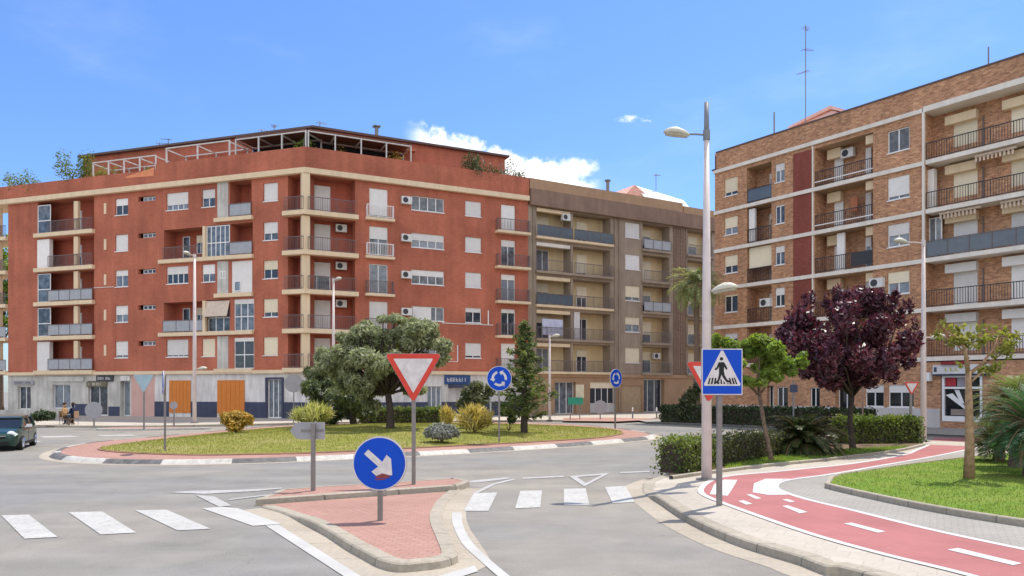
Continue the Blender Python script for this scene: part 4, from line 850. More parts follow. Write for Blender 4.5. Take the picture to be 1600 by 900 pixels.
def yield_sign(B, z0, ptop, pbot, side, label, yaw=0.0, own_post=True, off=0.0, hpost=None):
    fr = sgn(B, z0, yaw); t = thing('give_way_sign', label, 'road sign', (B[0], B[1], z0), 'give way signs')
    cen = ptop-z0-side*math.sqrt(3)/6
    if own_post: post(fr, t, ptop-z0-.03, .042)
    pl = MB().prism(fr, rtri((off, cen), side, 0, .05), off and .13 or .012, (off and .13 or .012)+.02).build('plate', REDS, t)
    w = (off and .13 or .012); MB().prism(fr, rtri((off, cen), side, side*.085, .012), w+.0205, w+.024).build('white_face', WHITES, pl)
    m = MB(); m.prism(fr, rtri((off, cen), side, -.008, .055), w-.012, w-.001); m.build('back', ALU, t)
    clamps(fr, t, (cen, cen+side*.2)); return t
b = G(646, 757, .14); yb = b.y; yield_sign(b, .14, HT(553, yb), 0, 88/FPX*yb, 'red and white give way triangle on a tall post on the splitter strip')
b = G(1104, 750, .12); yield_sign(b, .12, HT(566, b.y), 0, 73/FPX*b.y, 'give way triangle fixed to the tall lamp post, half hidden by the crossing sign', .12, False, .0001)
b = G(1424, 691, .12); yield_sign(b, .12, HT(597, b.y), 0, 24/FPX*b.y, 'small far give way triangle right of the plum tree', .0)
def round_plate(fr, t, v, r, face, kind, w=.012):
    pl = MB().disc(fr, 0, v, r, w, w+.02, 48).build('plate', WHITES if face else ALU, t)
    MB().disc(fr, 0, v, r+.006, w-.012, w-.001, 48).build('back', ALU, t)
    if not face: return pl
    f = MB().disc(fr, 0, v, r*.955, w+.0205, w+.024, 48).build('blue_face', BLUE, pl); e0, e1 = w+.0245, w+.028
    m = MB()
    if kind == 'keep':
        a = R(-42); c, s = math.cos(a), math.sin(a); L1 = [(-.66,.115),(.04,.115),(-.02,.42),(.20,.42),(.64,.0),(.20,-.42),(-.02,-.42),(.04,-.115),(-.66,-.115)]
        m.prism(fr, [(r*(x*c-y*s), v+r*(x*s+y*c)) for x, y in L1], e0, e1); m.build('arrow', WHITES, pl)
        q = MB(); q.prism(fr, [(-.16*r, v-.48*r), (.1*r, v-.36*r), (.34*r, v-.42*r), (.42*r, v-.5*r), (.2*r, v-.55*r), (-.1*r, v-.54*r)], e1+.0005, e1+.0015); q.prism(fr, [(-.2*r, v-.57*r), (.3*r, v-.565*r), (.16*r, v-.60*r), (-.1*r, v-.615*r)], e1+.0005, e1+.0015); q.build('rust_smear', RUST, pl)
    else:
        for k in range(3):
            a0 = R(90+k*120+18); P = []; da = R(74)
            for j in range(9): a = a0+da*j/8; P.append((r*.62*math.cos(a), r*.62*math.sin(a)))
            ah = a0+da
            H = [(r*.76*math.cos(ah), r*.76*math.sin(ah)), (r*.52*math.cos(ah+R(28)), r*.52*math.sin(ah+R(28))), (r*.30*math.cos(ah), r*.30*math.sin(ah))]
            Q = [(r*.43*math.cos(a0+da*j/8), r*.43*math.sin(a0+da*j/8)) for j in range(8, -1, -1)]
            m.prism(fr, [(x, v+y) for x, y in P+H+Q], e0, e1)
        m.build('arrows', WHITES, pl)
    return pl
def round_sign(B, z0, py, rpx, label, yaw=0.0, face=True, kind='ring', pr=.035, name='round_sign', group=None):
    fr = sgn(B, z0, yaw); t = thing(name, label, 'road sign', (B[0], B[1], z0), group); v = HT(py, B.y)-z0; r = rpx/FPX*B.y
    post(fr, t, v+r*.6, pr); round_plate(fr, t, v, r, face, kind); clamps(fr, t, (v-.1, v+.1)); return t
b = G(593.5, 812, .12); round_sign(b, .12, 724, 42, 'blue disc with a white arrow pointing down to the right, in the splitter island', 0, True, 'keep', .04, 'keep_right_sign')
b = G(780, 693, .13); round_sign(b, .2, 591.5, 19.5, 'blue roundabout disc with circling arrows, left of the conifer', .05, name='roundabout_sign', group='roundabout signs')
b = G(962, 671, .13); round_sign(b, .2, 591, 14.5, 'narrow turned blue roundabout disc in front of the taupe block', .75, name='roundabout_sign', group='roundabout signs')
b = G(256, 707, .13); round_sign(b, .16, 598, 18.5, 'blue roundabout disc seen edge on, at the left tip of the lawn', R(-61), name='roundabout_sign', group='roundabout signs')
b = G(146.5, 667, .12); round_sign(b, .12, 641, 13, 'grey back of a round sign before the shops of the red brick block', 0.1, False)
b = G(271.5, 665.5, .12); round_sign(b, .12, 633.5, 6, 'small round pale sign on a short post left of the orange panel', 0, False)
b = G(459, 661, .12); round_sign(b, .12, 599, 14, 'grey sign back on the corner left of the olive tree', .3, False)
b = G(938, 655, .12); round_sign(b, .12, 636, 10.5, 'low round pale sign back before the shuttered shop window', .1, False)
# inverted triangle seen from behind
b = G(224.5, 671, .1); fr = sgn(b, .1); t = thing('give_way_sign', 'faded blue-grey back of a give way sign before the pink wall', 'road sign', (b.x, b.y, .1), 'give way signs'); s = 33/FPX*b.y; c = HT(595, b.y)-.1
post(fr, t, c+.2, .035); MB().prism(fr, rtri((0, c), s, 0, .05), .012, .03).build('plate', TEAL, t); MB().prism(fr, rtri((0, c), s*.98, 0, .05), .0, .011).build('face', REDS, t)
# direction arrow board seen from behind
b = G(488.5, 767, .14); fr = sgn(b, .14); t = thing('arrow_sign', 'grey back of an arrow-shaped direction board on the splitter strip', 'road sign', (b.x, b.y, .14)); k = b.y/FPX; v0, v1 = HT(687, b.y)-.14, HT(660, b.y)-.14; vm = (v0+v1)/2
post(fr, t, v1-.02, .042); MB().prism(fr, [(-38*k, vm), (-28*k, v0+.02), (-20*k, v0), (17*k, v0), (17*k, v1), (-20*k, v1), (-29*k, v1-.02)], -.12, -.10).build('plate', ALU, t)
MB().box(fr, -20*k, 15*k, -.099, -.09, vm-.03, vm+.03).build('stiffener', STEEL, t)
# green board on two posts and a cream notice
b = G(899, 655.5, .12); fr = sgn(b, .12); t = thing('direction_board', 'small green board on two thin posts before the dark blue door', 'road sign', (b.x, b.y, .12)); k = b.y/FPX
for u in (-8*k, 7*k): MB().tube([fr.pt(u, -.03, 0), fr.pt(u, -.03, HT(622, b.y)-.12)], .035, 8).build('post', STEEL, t)
MB().box(fr, -11.5*k, 12*k, .0, .03, HT(632, b.y)-.12, HT(621, b.y)-.12).build('board', GREEN, t)
b2_ = Vector((AT(906, 600, b.y+.6).x, b.y+.6)); fr = sgn(b2_, .12); t = thing('notice_board', 'cream notice board standing just behind the green board', 'sign', (b2_.x, b2_.y, .12)); post(fr, t, HT(602, b2_.y)-.12, .03); MB().box(fr, -6.5*k, 6.5*k, .0, .03, HT(622, b2_.y)-.12, HT(601, b2_.y)-.12).build('board', BOARD, t)
# pedestrian crossing sign
b = G(1125, 790, .13); fr = sgn(b, .13, .03); t = thing('crossing_sign', 'blue square pedestrian crossing sign on a grey post at the kerb', 'road sign', (b.x, b.y, .13)); k = b.y/FPX; z = .13
cx = 2.5*k; w_, v0, v1 = 32*k, HT(617, b.y)-z, HT(545, b.y)-z
post(fr, t, v1-.05, .045)
pl = MB().box(fr, cx-w_, cx+w_, .012, .035, v0, v1).build('plate', WHITES, t); MB().box(fr, cx-w_-.004, cx+w_+.004, .0, .0115, v0-.004, v1+.004).build('back', ALU, t); clamps(fr, t, (v0+.2, v1-.2))
q = .018; MB().box(fr, cx-w_+q, cx+w_-q, .0355, .038, v0+q, v1-q).build('blue_face', BLUE, pl)
S = 1/560.0; H = v1-v0
def pc(x, y): return (cx+(x-408)/100*w_, v0+(308-y)/(308-85)*H)      # coordinates read off an enlargement of the sign
MB().prism(fr, [pc(*p) for p in ((407,92),(414,96),(498,255),(494,264),(322,264),(318,256),(401,96))], .0385, .041).build('white_triangle', WHITES, pl)
man = MB(); e = (.0415, .044)
man.disc(fr, *pc(404, 134), .035*H/.9*.95, *e, 20)
for P in ([(392,150),(416,150),(422,158),(434,182),(428,188),(417,172),(416,192),(420,214),(432,234),(444,240),(446,248),(430,248),(412,226),(404,210),(399,228),(391,244),(382,252),(374,250),(386,234),(392,206),(392,172),(384,184),(374,190),(370,184),(382,172),(388,154)],
          [(345,226),(352,226),(344,256),(336,256)],[(358,226),(366,226),(360,256),(351,256)],[(372,226),(379,226),(377,256),(366,256)],[(386,246),(393,246),(394,256),(382,256)],[(399,232),(405,232),(408,256),(400,256)],[(414,238),(420,246),(422,256),(414,256)],[(432,252),(440,252),(440,256),(430,256)],[(440,226),(447,226),(455,256),(446,256)],[(453,226),(460,226),(470,256),(461,256)],[(464,226),(470,226),(483,256),(475,256)]):
    man.prism(fr, [pc(*p) for p in P], *e)
man.build('pedestrian_symbol', BLACK, pl)
# small dark sign in front of the tan block, thin post, bollards
b = G(1240, 668, .12); fr = sgn(b, .12); t = thing('square_sign', 'small dark blue square sign on a post before the tan brick block', 'road sign', (b.x, b.y, .12)); post(fr, t, HT(596, b.y)-.12, .035, LAMPG); k = b.y/FPX; MB().box(fr, -6*k, 6*k, .0, .03, HT(613, b.y)-.12, HT(601, b.y)-.12).build('plate', NAVY, t)
b = G(1348, 693, .12); t = thing('thin_post', 'thin rusty steel post beside the plum tree trunk', 'post', (b.x, b.y, .12)); MB().tube([Vector((b.x, b.y, .1)), Vector((b.x, b.y, HT(608, b.y)))], .03, 8).build('pole', pm('rusty_post', (.35, .22, .18)), t); MB().tube([Vector((b.x, b.y, HT(608, b.y))), Vector((b.x, b.y, HT(606, b.y)))], [.032, .015], 8).build('cap', STEEL, t)
for px, lb in ((988.5, 'white-topped bollard before the brown garage door'), (1026, 'white-topped bollard before the dark doorway of the taupe block')):
    b = G(px, 654, .12); t = thing('bollard', lb, 'bollard', (b.x, b.y, .12), 'bollards on the far pavement'); P = Vector((b.x, b.y, .12))
    MB().tube([P, P+Vector((0, 0, .55))], .055, 10).build('post', LAMPG, t); MB().tube([P+Vector((0, 0, .55)), P+Vector((0, 0, .8)), P+Vector((0, 0, .84))], [.06, .06, .03], 10).build('cap', FRAMEW, t)

# ------------------------------------------------------------------ vegetation
LF_OLIVE = mat_leaf('olive_leaves', (.25, .275, .15), (.38, .39, .245), .38, (1.1, 1.2, .8)); LF_DARK = mat_leaf('dark_leaves', (.04, .062, .026), (.065, .09, .035), .3)
LF_GREEN = mat_leaf('bright_leaves', (.16, .235, .04), (.25, .31, .07), .45); LF_PLUM = mat_leaf('plum_leaves', (.058, .021, .034), (.14, .055, .072), .25, (2.0, .8, .9), .38, .7); LF_HEDGE = mat_leaf('hedge_leaves', (.095, .135, .034), (.17, .205, .055), .4)
LF_YEL = mat_leaf('yellow_leaves', (.50, .41, .10), (.60, .52, .20), .4, (1.2, 1.1, .6)); LF_ORA = mat_leaf('golden_leaves', (.42, .27, .04), (.50, .36, .07), .35, (1.2, 1.0, .5)); LF_GREY = mat_leaf('grey_leaves', (.20, .21, .17), (.28, .29, .25), .2, (1.1, 1.1, 1.0)); LF_YOUNG = mat_leaf('young_leaves', (.19, .20, .04), (.25, .23, .07), .4)
LF_PALM = mat_leaf('palm_leaves', (.12, .155, .055), (.21, .24, .10), .3); LF_PALMD = mat_leaf('dark_palm_leaves', (.045, .11, .055), (.085, .16, .075), .34); LF_PINE = mat_leaf('conifer_needles', (.10, .135, .05), (.17, .195, .08), .4)
def quads(name, mat, V, parent=None, origin=None, smooth=False):   # V: (n,4,3) world
    org = ORI[parent] if parent is not None else Vector(origin); V = V-np.array(org)[None, None, :]; n = len(V)
    me = bpy.data.meshes.new(name); me.vertices.add(n*4); me.vertices.foreach_set('co', V.astype(np.float32).ravel()); me.loops.add(n*4); me.loops.foreach_set('vertex_index', np.arange(n*4, dtype=np.int32))
    me.polygons.add(n); me.polygons.foreach_set('loop_start', np.arange(0, n*4, 4, dtype=np.int32)); me.polygons.foreach_set('loop_total', np.full(n, 4, dtype=np.int32)); me.update(calc_edges=True)
    return link_mesh(name, me, mat, parent, org)
def unit(a): return a/np.maximum(np.linalg.norm(a, axis=1, keepdims=True), 1e-9)
def leafquads(P, Nn, size, asp, rg, T=None):
    n = len(P); T = unit(np.cross(Nn, rg.normal(size=(n, 3)))) if T is None else unit(T-Nn*np.sum(T*Nn, 1, keepdims=True)); B = np.cross(Nn, T); s = size*(rg.uniform(.65, 1.35, (n, 1)))
    a = T*s*.5; b = B*s*asp*.5; return np.stack([P-a, P+b-a*.1, P+a, P-b-a*.1], 1)
def clump_pts(clumps, n, rg, shell=.55):
    w = np.array([c[1][0]*c[1][1]*c[1][2] for c in clumps])**.7; w = w/w.sum(); idx = rg.choice(len(clumps), n, p=w)
    C = np.array([list(c[0]) for c in clumps])[idx]; Rr = np.array([c[1] for c in clumps])[idx]
    D = unit(rg.normal(size=(n, 3))); r = (shell+(1-shell)*rg.random((n, 1)))**.7*(rg.random((n, 1))**.22)
    return C+D*Rr*r, D
def crown(center, rad, k, cr, rg, low=-.8, jitter=.12):            # clump centres spread over an ellipsoid
    out = []; c0 = Vector(center)
    while len(out) < k:
        d = unit(rg.normal(size=(1, 3)))[0]
        if d[2] < low: continue
        r = rg.uniform(.35, .82); s = cr*rg.uniform(.65, 1.3); p = c0+Vector((d[0]*rad[0]*r, d[1]*rad[1]*r, d[2]*rad[2]*r))
        out.append((p, (s*rg.uniform(.9, 1.3), s*rg.uniform(.9, 1.3), s*rg.uniform(.65, .95))))
    return out
def limbs(mb, base, fork, tips, r0, rg, bend=.15):
    base = Vector(base); fork = Vector(fork); mid = base.lerp(fork, .5)+Vector((rg.normal()*bend*.4, rg.normal()*bend*.4, 0))
    mb.tube([base, base.lerp(mid, .15), mid, fork], [r0*1.35, r0, r0*.85, r0*.7], 10)
    for t in tips:
        t = Vector(t); m_ = fork.lerp(t, .5)+Vector((rg.normal()*bend, rg.normal()*bend, bend*.8)); mb.tube([fork-Vector((0, 0, .1)), m_, t], [r0*.5, r0*.3, r0*.07], 6)
def tree(name, label, base, fork, clumps, nleaf, size, asp, leafm, barkm, r0, seed, cat_='tree', group=None, up=.3, shell=.5, branch=1.0, droop=0.0):
    rg = np.random.default_rng(seed); t = thing(name, label, cat_, base, group); m = MB()
    tips = [c[0] for c in clumps if rg.random() < branch]; limbs(m, base, fork, tips, r0, rg); m.build('trunk', barkm, t, smooth=True)
    P, D = clump_pts(clumps, nleaf, rg, shell); Nn = unit(D*.7+rg.normal(size=D.shape)*.75+np.array([0, 0, up])); T = None
    if droop: T = D+np.array([0, 0, -droop])+rg.normal(size=D.shape)*.4
    quads('crown', leafm, leafquads(P, Nn, size, asp, rg, T), t); return t
rg = np.random.default_rng(5)
def gm(px, py, h=0): # a point on the roundabout mound seen at this pixel
    p = G(px, py, .3); 
    for _ in range(4): p = G(px, py, mound(p.x, p.y))
    return Vector((p.x, p.y, mound(p.x, p.y)-.03))
# olive tree, with a second dense low one beside it
b = gm(610, 669); D_ = b.y; k = D_/FPX
def C(px, py, dy, rx, rz, ry=None): P = AT(px, py, D_+dy); return (P, (rx*k, (ry or rx)*k, rz*k))
cl = [C(548,548,0,34,26), C(600,525,1,36,24), C(640,520,-.5,34,22), C(675,530,1,30,24), C(585,565,-1.5,36,26), C(630,570,-1,30,22), C(530,580,.5,34,30), C(665,565,.5,30,20), C(690,548,0,18,20), C(570,515,1.5,28,16), C(655,508,0,24,13), C(510,560,1,26,24), C(620,545,2,44,30), C(560,600,-.5,26,20), C(640,600,1.5,24,14), C(585,610,1.2,22,16), C(540,590,1.5,30,24), C(695,565,.8,16,14), C(600,600,1.8,26,16), C(650,612,1.8,18,12), C(575,630,1.5,20,16), C(545,528,.3,24,16), C(565,518,-.4,24,14), C(580,540,.6,26,18), C(612,503,.2,24,12), C(680,515,.3,18,12), C(655,580,-.6,24,18), C(600,588,-.8,26,16)]
cl2 = []
for c, r in cl:
    for j in range(4): d = unit(rg.normal(size=(1, 3)))[0]; cl2.append((c+Vector((d[0]*r[0]*.65, d[1]*r[1]*.65, d[2]*r[2]*.6)), (r[0]*rg.uniform(.45, .75), r[1]*.6, r[2]*rg.uniform(.5, .8))))
tree('olive_tree', 'large grey-green olive tree with a dark trunk on the roundabout lawn', b, AT(606, 612, D_), cl2, 36000, .24, .34, LF_OLIVE, BARKD, .2, 2, droop=.3, branch=.35)
b2_ = gm(553, 664); D_ = b2_.y+.6; b2_ = Vector((AT(553, 650, D_).x, D_, mound(AT(553, 650, D_).x, D_)-.03)); k = D_/FPX
cl = [C(520,585,0,30,26), C(498,605,-.5,26,26), C(545,610,-1,28,26), C(495,635,0,22,18), C(530,640,.5,26,18), C(565,635,0,18,18), C(480,590,.5,14,16), C(512,560,.5,20,14), C(555,575,0,22,18), C(548,640,.8,24,20), C(575,645,.6,14,14), C(505,655,-.4,22,12), C(535,615,-1.2,26,22)]
cl2 = []
for c, r in cl:
    for j in range(3): d = unit(rg.normal(size=(1, 3)))[0]; cl2.append((c+Vector((d[0]*r[0]*.6, d[1]*r[1]*.6, d[2]*r[2]*.6)), (r[0]*.6, r[1]*.6, r[2]*.6)))
tree('olive_tree', 'dense dark bushy olive with foliage down to the lawn, left of the large olive', b2_, AT(550, 630, D_), cl2, 14000, .27, .36, mat_leaf('dark_olive_leaves', (.11, .14, .07), (.18, .205, .11), .3), BARKD, .2, 3, droop=.6, branch=.3)
# conifer
b = gm(819, 676); D_ = b.y; k = D_/FPX; t = thing('conifer', 'slender open dark green conifer at the right of the roundabout lawn', 'tree', b); m = MB(); topz = HT(503, D_)
m.tube([b, b+Vector((0, 0, (topz-b.z)*.5)), Vector((b.x, b.y, topz))], [.17, .11, .02], 8); P = []; N_ = []; T_ = []
for i in range(46):
    f = .13+.86*(i/45); z = b.z+(topz-b.z)*f; L_ = (1-f)**.8*1.75*rg.uniform(.6, 1.15)*(1.0 if f > .25 else .9)+.12; a = i*2.4+rg.uniform(-.4, .4); d = Vector((math.cos(a), math.sin(a), .22)); o = Vector((b.x, b.y, z)); m.tube([o, o+d*L_*.6, o+d*L_+Vector((0, 0, -.05))], [.035*(1-f)+.01, .02, .006], 5)
    n = int(22+L_*44); tt = rg.uniform(.15, 1.0, n)
    for q in tt:
        c = o+d*(L_*q); P.append(list(c+Vector(rg.normal(size=3))*.10*(.4+L_*.5))); T_.append([d.x+rg.normal()*.5, d.y+rg.normal()*.5, .1+rg.normal()*.35]); N_.append(list(rg.normal(size=3)*.7+np.array([0, 0, .8])))
m.build('trunk', BARKD, t); P = np.array(P); quads('crown', LF_PINE, leafquads(P, unit(np.array(N_)), .32, .28, rg, np.array(T_)), t)
# green tree leaning by the hedge
b = G(1206, 722, .16); D_ = b.y+.4; k = D_/FPX; b3 = Vector((b.x, b.y, .15))
cl = [C(1140,552,0,22,18), C(1175,540,.3,24,17), C(1210,545,-.2,24,18), C(1240,565,.1,20,14), C(1160,575,-.4,22,14), C(1195,578,.2,26,16), C(1225,585,-.2,18,11), C(1125,535,.2,14,12), C(1185,560,.8,34,20), C(1180,592,-.3,20,10), C(1250,560,0,12,9)]
cl2 = []
for c, r in cl:
    for j in range(4): d = unit(rg.normal(size=(1, 3)))[0]; cl2.append((c+Vector((d[0]*r[0]*.75, d[1]*r[1]*.75, d[2]*r[2]*.75)), (r[0]*.6, r[1]*.6, r[2]*.62)))
tree('broadleaf_tree', 'small bright green tree with a thin leaning trunk behind the crossing sign', b3, AT(1186, 612, D_), cl2, 12000, .16, .62, LF_GREEN, BARK, .075, 4, branch=.3)
# purple plum
b = G(1333, 703, .16); D_ = b.y; k = D_/FPX; b3 = Vector((b.x, b.y, .15)); cl2 = []
for i in range(64):
    a = rg.uniform(0, 2*PI); rr = math.sqrt(rg.random()); x = math.cos(a)*rr; y = math.sin(a)*rr; zc = rg.uniform(-1, 1); lim = math.sqrt(max(0, 1-(abs(zc)**2.2)))
    px = 1330+100*x*lim; py = 530-60*zc+8*math.sin(px*.05); cl2.append((AT(px, py, D_+y*2.5*lim), (20*k*rg.uniform(.8, 1.3), 20*k, 22*k*rg.uniform(.8, 1.25))))
for px, py in ((1238,560),(1258,582),(1285,592),(1320,598),(1360,596),(1392,588),(1418,568),(1428,540),(1228,535),(1300,575),(1375,572),(1340,585)): cl2.append((AT(px, py, D_+rg.uniform(-.9, .5)), (15*k, 15*k, 13*k)))
for px, py in ((1250,486),(1290,472),(1325,466),(1360,462),(1395,474),(1430,505),(1228,505),(1410,480),(1270,468),(1235,490),(1218,520),(1436,525),(1305,462),(1345,459),(1378,464),(1258,470),(1422,478),(1224,548),(1310,456),(1400,464)): cl2.append((AT(px, py, D_+rg.uniform(-.6, .6)), (7*k, 7*k, 17*k)))
tree('plum_tree', 'broad dark purple plum tree with dense foliage beside the bike lane', b3, AT(1332, 615, D_), cl2, 23000, .2, .42, LF_PLUM, BARKD, .11, 6, up=.3, branch=.4, droop=-.9)
# young tree on the lawn
b = G(1514, 749, .2); D_ = b.y; k = D_/FPX; b3 = Vector((b.x, b.y, .2)); t = thing('young_tree', 'young tree with a thick bare tan trunk and sparse yellowish leaves on the right lawn', 'tree', b3); m = MB()
fk = AT(1513, 580, D_); m.tube([b3, AT(1515, 700, D_), AT(1514, 640, D_), fk], [.13, .10, .088, .062], 10); tips = []
for pts, r in (([(1513,585),(1508,545),(1497,528),(1478,518)], .055), ([(1512,575),(1506,540),(1512,522)], .035), ([(1514,585),(1535,568),(1552,545),(1560,525)], .045), ([(1535,570),(1556,560),(1572,548)], .03), ([(1513,560),(1497,540),(1484,535)], .03), ([(1514,600),(1530,585),(1540,578)], .035), ([(1507,545),(1520,535),(1535,528)], .025)):
    q = [AT(x, y, D_+.12*j*rg.uniform(-1, 1)) for j, (x, y) in enumerate(pts)]; m.tube(q, [r*(1-.75*j/(len(q)-1)) for j in range(len(q))], 7); tips += [(q[-1], .17), (q[-2].lerp(q[-1], .5), .14)]
m.build('trunk', BARKT, t, smooth=True); P, D = clump_pts([(c+Vector((rg.normal()*.22, rg.normal()*.2, .03+rg.normal()*.12)), (s*1.2, s*1.2, s*.8)) for c, s in tips for _ in (0, 1, 2)], 1000, rg, .2); quads('crown', LF_YOUNG, leafquads(P, unit(D*.3+rg.normal(size=D.shape)+np.array([0, 0, .5])), .13, .45, rg), t)
# shrubs, hedges
def hedge(label, A, B, dep, z0, h, n, size, mat, seed, name='hedge', rough=.07):
    rg = np.random.default_rng(seed); A = Vector(A); B = Vector(B); d = (B-A).normalized(); nn = Vector((d.y, -d.x)); L_ = (B-A).length; t = thing(name, label, 'hedge', ((A.x+B.x)/2, (A.y+B.y)/2, z0))
    MB().box(Fr((A.x, A.y, z0), d), .12, L_-.12, -dep/2+.12, dep/2-.12, 0, h-.14).build('branches', BARKD, t)
    a = rg.random(n); side = rg.choice(5, n, p=[.36, .12, .36, .08, .08]); u = rg.random(n)*L_; w = (rg.random(n)-.5)*dep; v = rg.random(n)*h; Nn = np.zeros((n, 3)); 
    w = np.where(side == 0, dep/2, np.where(side == 1, -dep/2, w)); v = np.where(side == 2, h, v); u = np.where(side == 3, 0, np.where(side == 4, L_, u))
    Nn[side == 0] = (nn.x, nn.y, 0); Nn[side == 1] = (-nn.x, -nn.y, 0); Nn[side == 2] = (0, 0, 1); Nn[side == 3] = (-d.x, -d.y, 0); Nn[side == 4] = (d.x, d.y, 0)
    bump = np.sin(u*3.1)*.03+np.sin(u*7.7+1)*.025; P = np.stack([A.x+d.x*u+nn.x*w, A.y+d.y*u+nn.y*w, z0+v+bump*(side == 2)], 1)+rg.normal(size=(n, 3))*rough-Nn*rg.random((n, 1))*.16
    quads('foliage', mat, leafquads(P, unit(Nn*.6+rg.normal(size=(n, 3))*.6), size, .6, rg), t); return t
def shrub(label, b, clumps, n, size, asp, mat, seed, name='shrub', cat_='shrub', droop=0, up=.3, blades=False, group=None):
    rg = np.random.default_rng(seed); t = thing(name, label, cat_, b, group); m = MB()
    for j in range(5): a = j*1.26; m.tube([Vector(b), Vector(b)+Vector((math.cos(a)*.15, math.sin(a)*.15, .35))], [.03, .01], 5)
    m.build('stems', BARK, t); P, D = clump_pts(clumps, n, rg, .4); T = None
    if blades: bb = np.array(list(b)); T = (P-bb)/np.linalg.norm(P-bb, axis=1, keepdims=True)+rg.normal(size=P.shape)*.22; Nn = unit(rg.normal(size=D.shape))
    else: Nn = unit(D*.8+rg.normal(size=D.shape)*.6+np.array([0, 0, up]))
    quads('foliage', mat, leafquads(P, Nn, size, asp, rg, T), t); return t
def cl_at(l, D0): kk = D0/FPX; return [(AT(px, py, D0+dy), (rx*kk, rx*kk, rz*kk)) for px, py, dy, rx, rz in l]
b = gm(369, 677); shrub('round golden yellow shrub at the left of the roundabout lawn', b, cl_at([(358,655,0,14,12),(380,655,.2,14,12),(369,648,.2,16,8),(369,664,0,18,12),(390,656,0,8,10),(350,650,0,8,8)], b.y), 2600, .2, .4, LF_ORA, 21, up=.6)
b = gm(487, 668); shrub('spiky pale yellow-green plant in front of the dark olive', b, cl_at([(487,648,0,36,14),(470,650,0,16,12),(505,645,0,18,14),(490,638,0,14,10)], b.y), 1100, .62, .09, mat_leaf('spiky_leaves', (.38, .39, .13), (.52, .48, .22), .35), 22, 'spiky_plant', 'plant', blades=True)
b = gm(742, 676); shrub('large spiky yellow plant behind the grey bush', b, cl_at([(742,654,0,24,18),(755,656,0,18,16),(728,655,0,16,16),(742,645,0,16,12)], b.y), 1300, .62, .10, LF_YEL, 23, 'spiky_plant', 'plant', blades=True)
b = gm(698, 672); shrub('small spiky yellow plant left of the larger yellow one', b, cl_at([(697,647,0,10,13),(700,652,0,11,12)], b.y), 420, .5, .10, LF_YEL, 24, 'spiky_plant', 'plant', blades=True)
b = gm(690, 690); shrub('low rounded silvery grey bush on the front of the lawn', b, cl_at([(680,674,0,16,13),(700,674,0,16,13),(690,670,.2,20,11),(690,678,-.2,22,10),(668,676,0,8,9),(712,676,0,8,9)], b.y), 4200, .13, .4, LF_GREY, 25)
b = gm(740, 669.5); shrub('pale flecked dark green shrub between the blue disc and the yellow plant', b, cl_at([(735,615,0,16,14),(750,622,0,16,14),(725,632,0,14,14),(765,610,0,10,12),(745,602,0,12,8)], b.y+.3), 2600, .22, .4, mat_leaf('flecked_leaves', (.08, .10, .04), (.20, .20, .11), .3), 26)
b = gm(795, 673); shrub('low dark shrub at the foot of the conifer', b, cl_at([(790,640,0,12,12),(800,655,0,8,8)], b.y+1), 700, .2, .45, LF_DARK, 27)
A_, B_ = AT(562, 650, 46), AT(688, 650, 46.5); hedge('clipped dark hedge behind the olive trunk on the roundabout', A_.xy, B_.xy, .9, .2, .95, 3200, .16, LF_HEDGE, 30)
A_, B_ = G(1046, 742, .17)+Vector((.1, .45)), G(1098, 735, .17)+Vector((.1, .7)); hedge('light clipped hedge block at the kerb, left of the tall lamp', A_, B_, .9, .15, .86, 3000, .085, LF_HEDGE, 31)
A_, B_ = G(1106, 734, .17)+Vector((0, .8)), G(1218, 717, .17)+Vector((0, 1.0)); hedge('clipped hedge between the tall lamp and the leaning tree', A_, B_, .9, .15, .80, 4600, .085, mat_leaf('olive_hedge_leaves', (.06, .075, .025), (.105, .11, .04), .3), 32)
A_, B_ = G(1322, 694, .17)+Vector((0, .6)), G(1438, 692, .17)+Vector((0, .5)); hedge('bright-topped clipped hedge behind the plum tree', A_, B_, 1.1, .15, 1.02, 5200, .12, mat_leaf('bright_hedge_leaves', (.11, .16, .03), (.16, .19, .05), .4), 33)
A_, B_ = roff(1.5, 7.0), roff(15, 5.6); hedge('long dark hedge in the shade along the tan brick block', A_, B_, 1.3, .12, 1.1, 8000, .17, LF_DARK, 34)
b = G(67, 668, .12); b = Vector((b.x, b.y+2.5, .12)); shrub('low dark green bush in the shade before the shops', b, cl_at([(67,649,0,16,9),(58,651,0,12,8),(77,650,0,12,8)], b.y), 1500, .2, .5, LF_DARK, 28)
b = Vector((AT(1072, 640, 48.5).x, 48.5, .12)); shrub('tall dark bush at the corner of the tan brick block', b, cl_at([(1072,628,0,12,18),(1082,618,0,12,16),(1066,645,0,10,12),(1085,645,0,14,12),(1090,605,0,9,10)], b.y), 2400, .22, .5, mat_leaf('corner_bush_leaves', (.05, .065, .03), (.10, .11, .05), .3), 29)
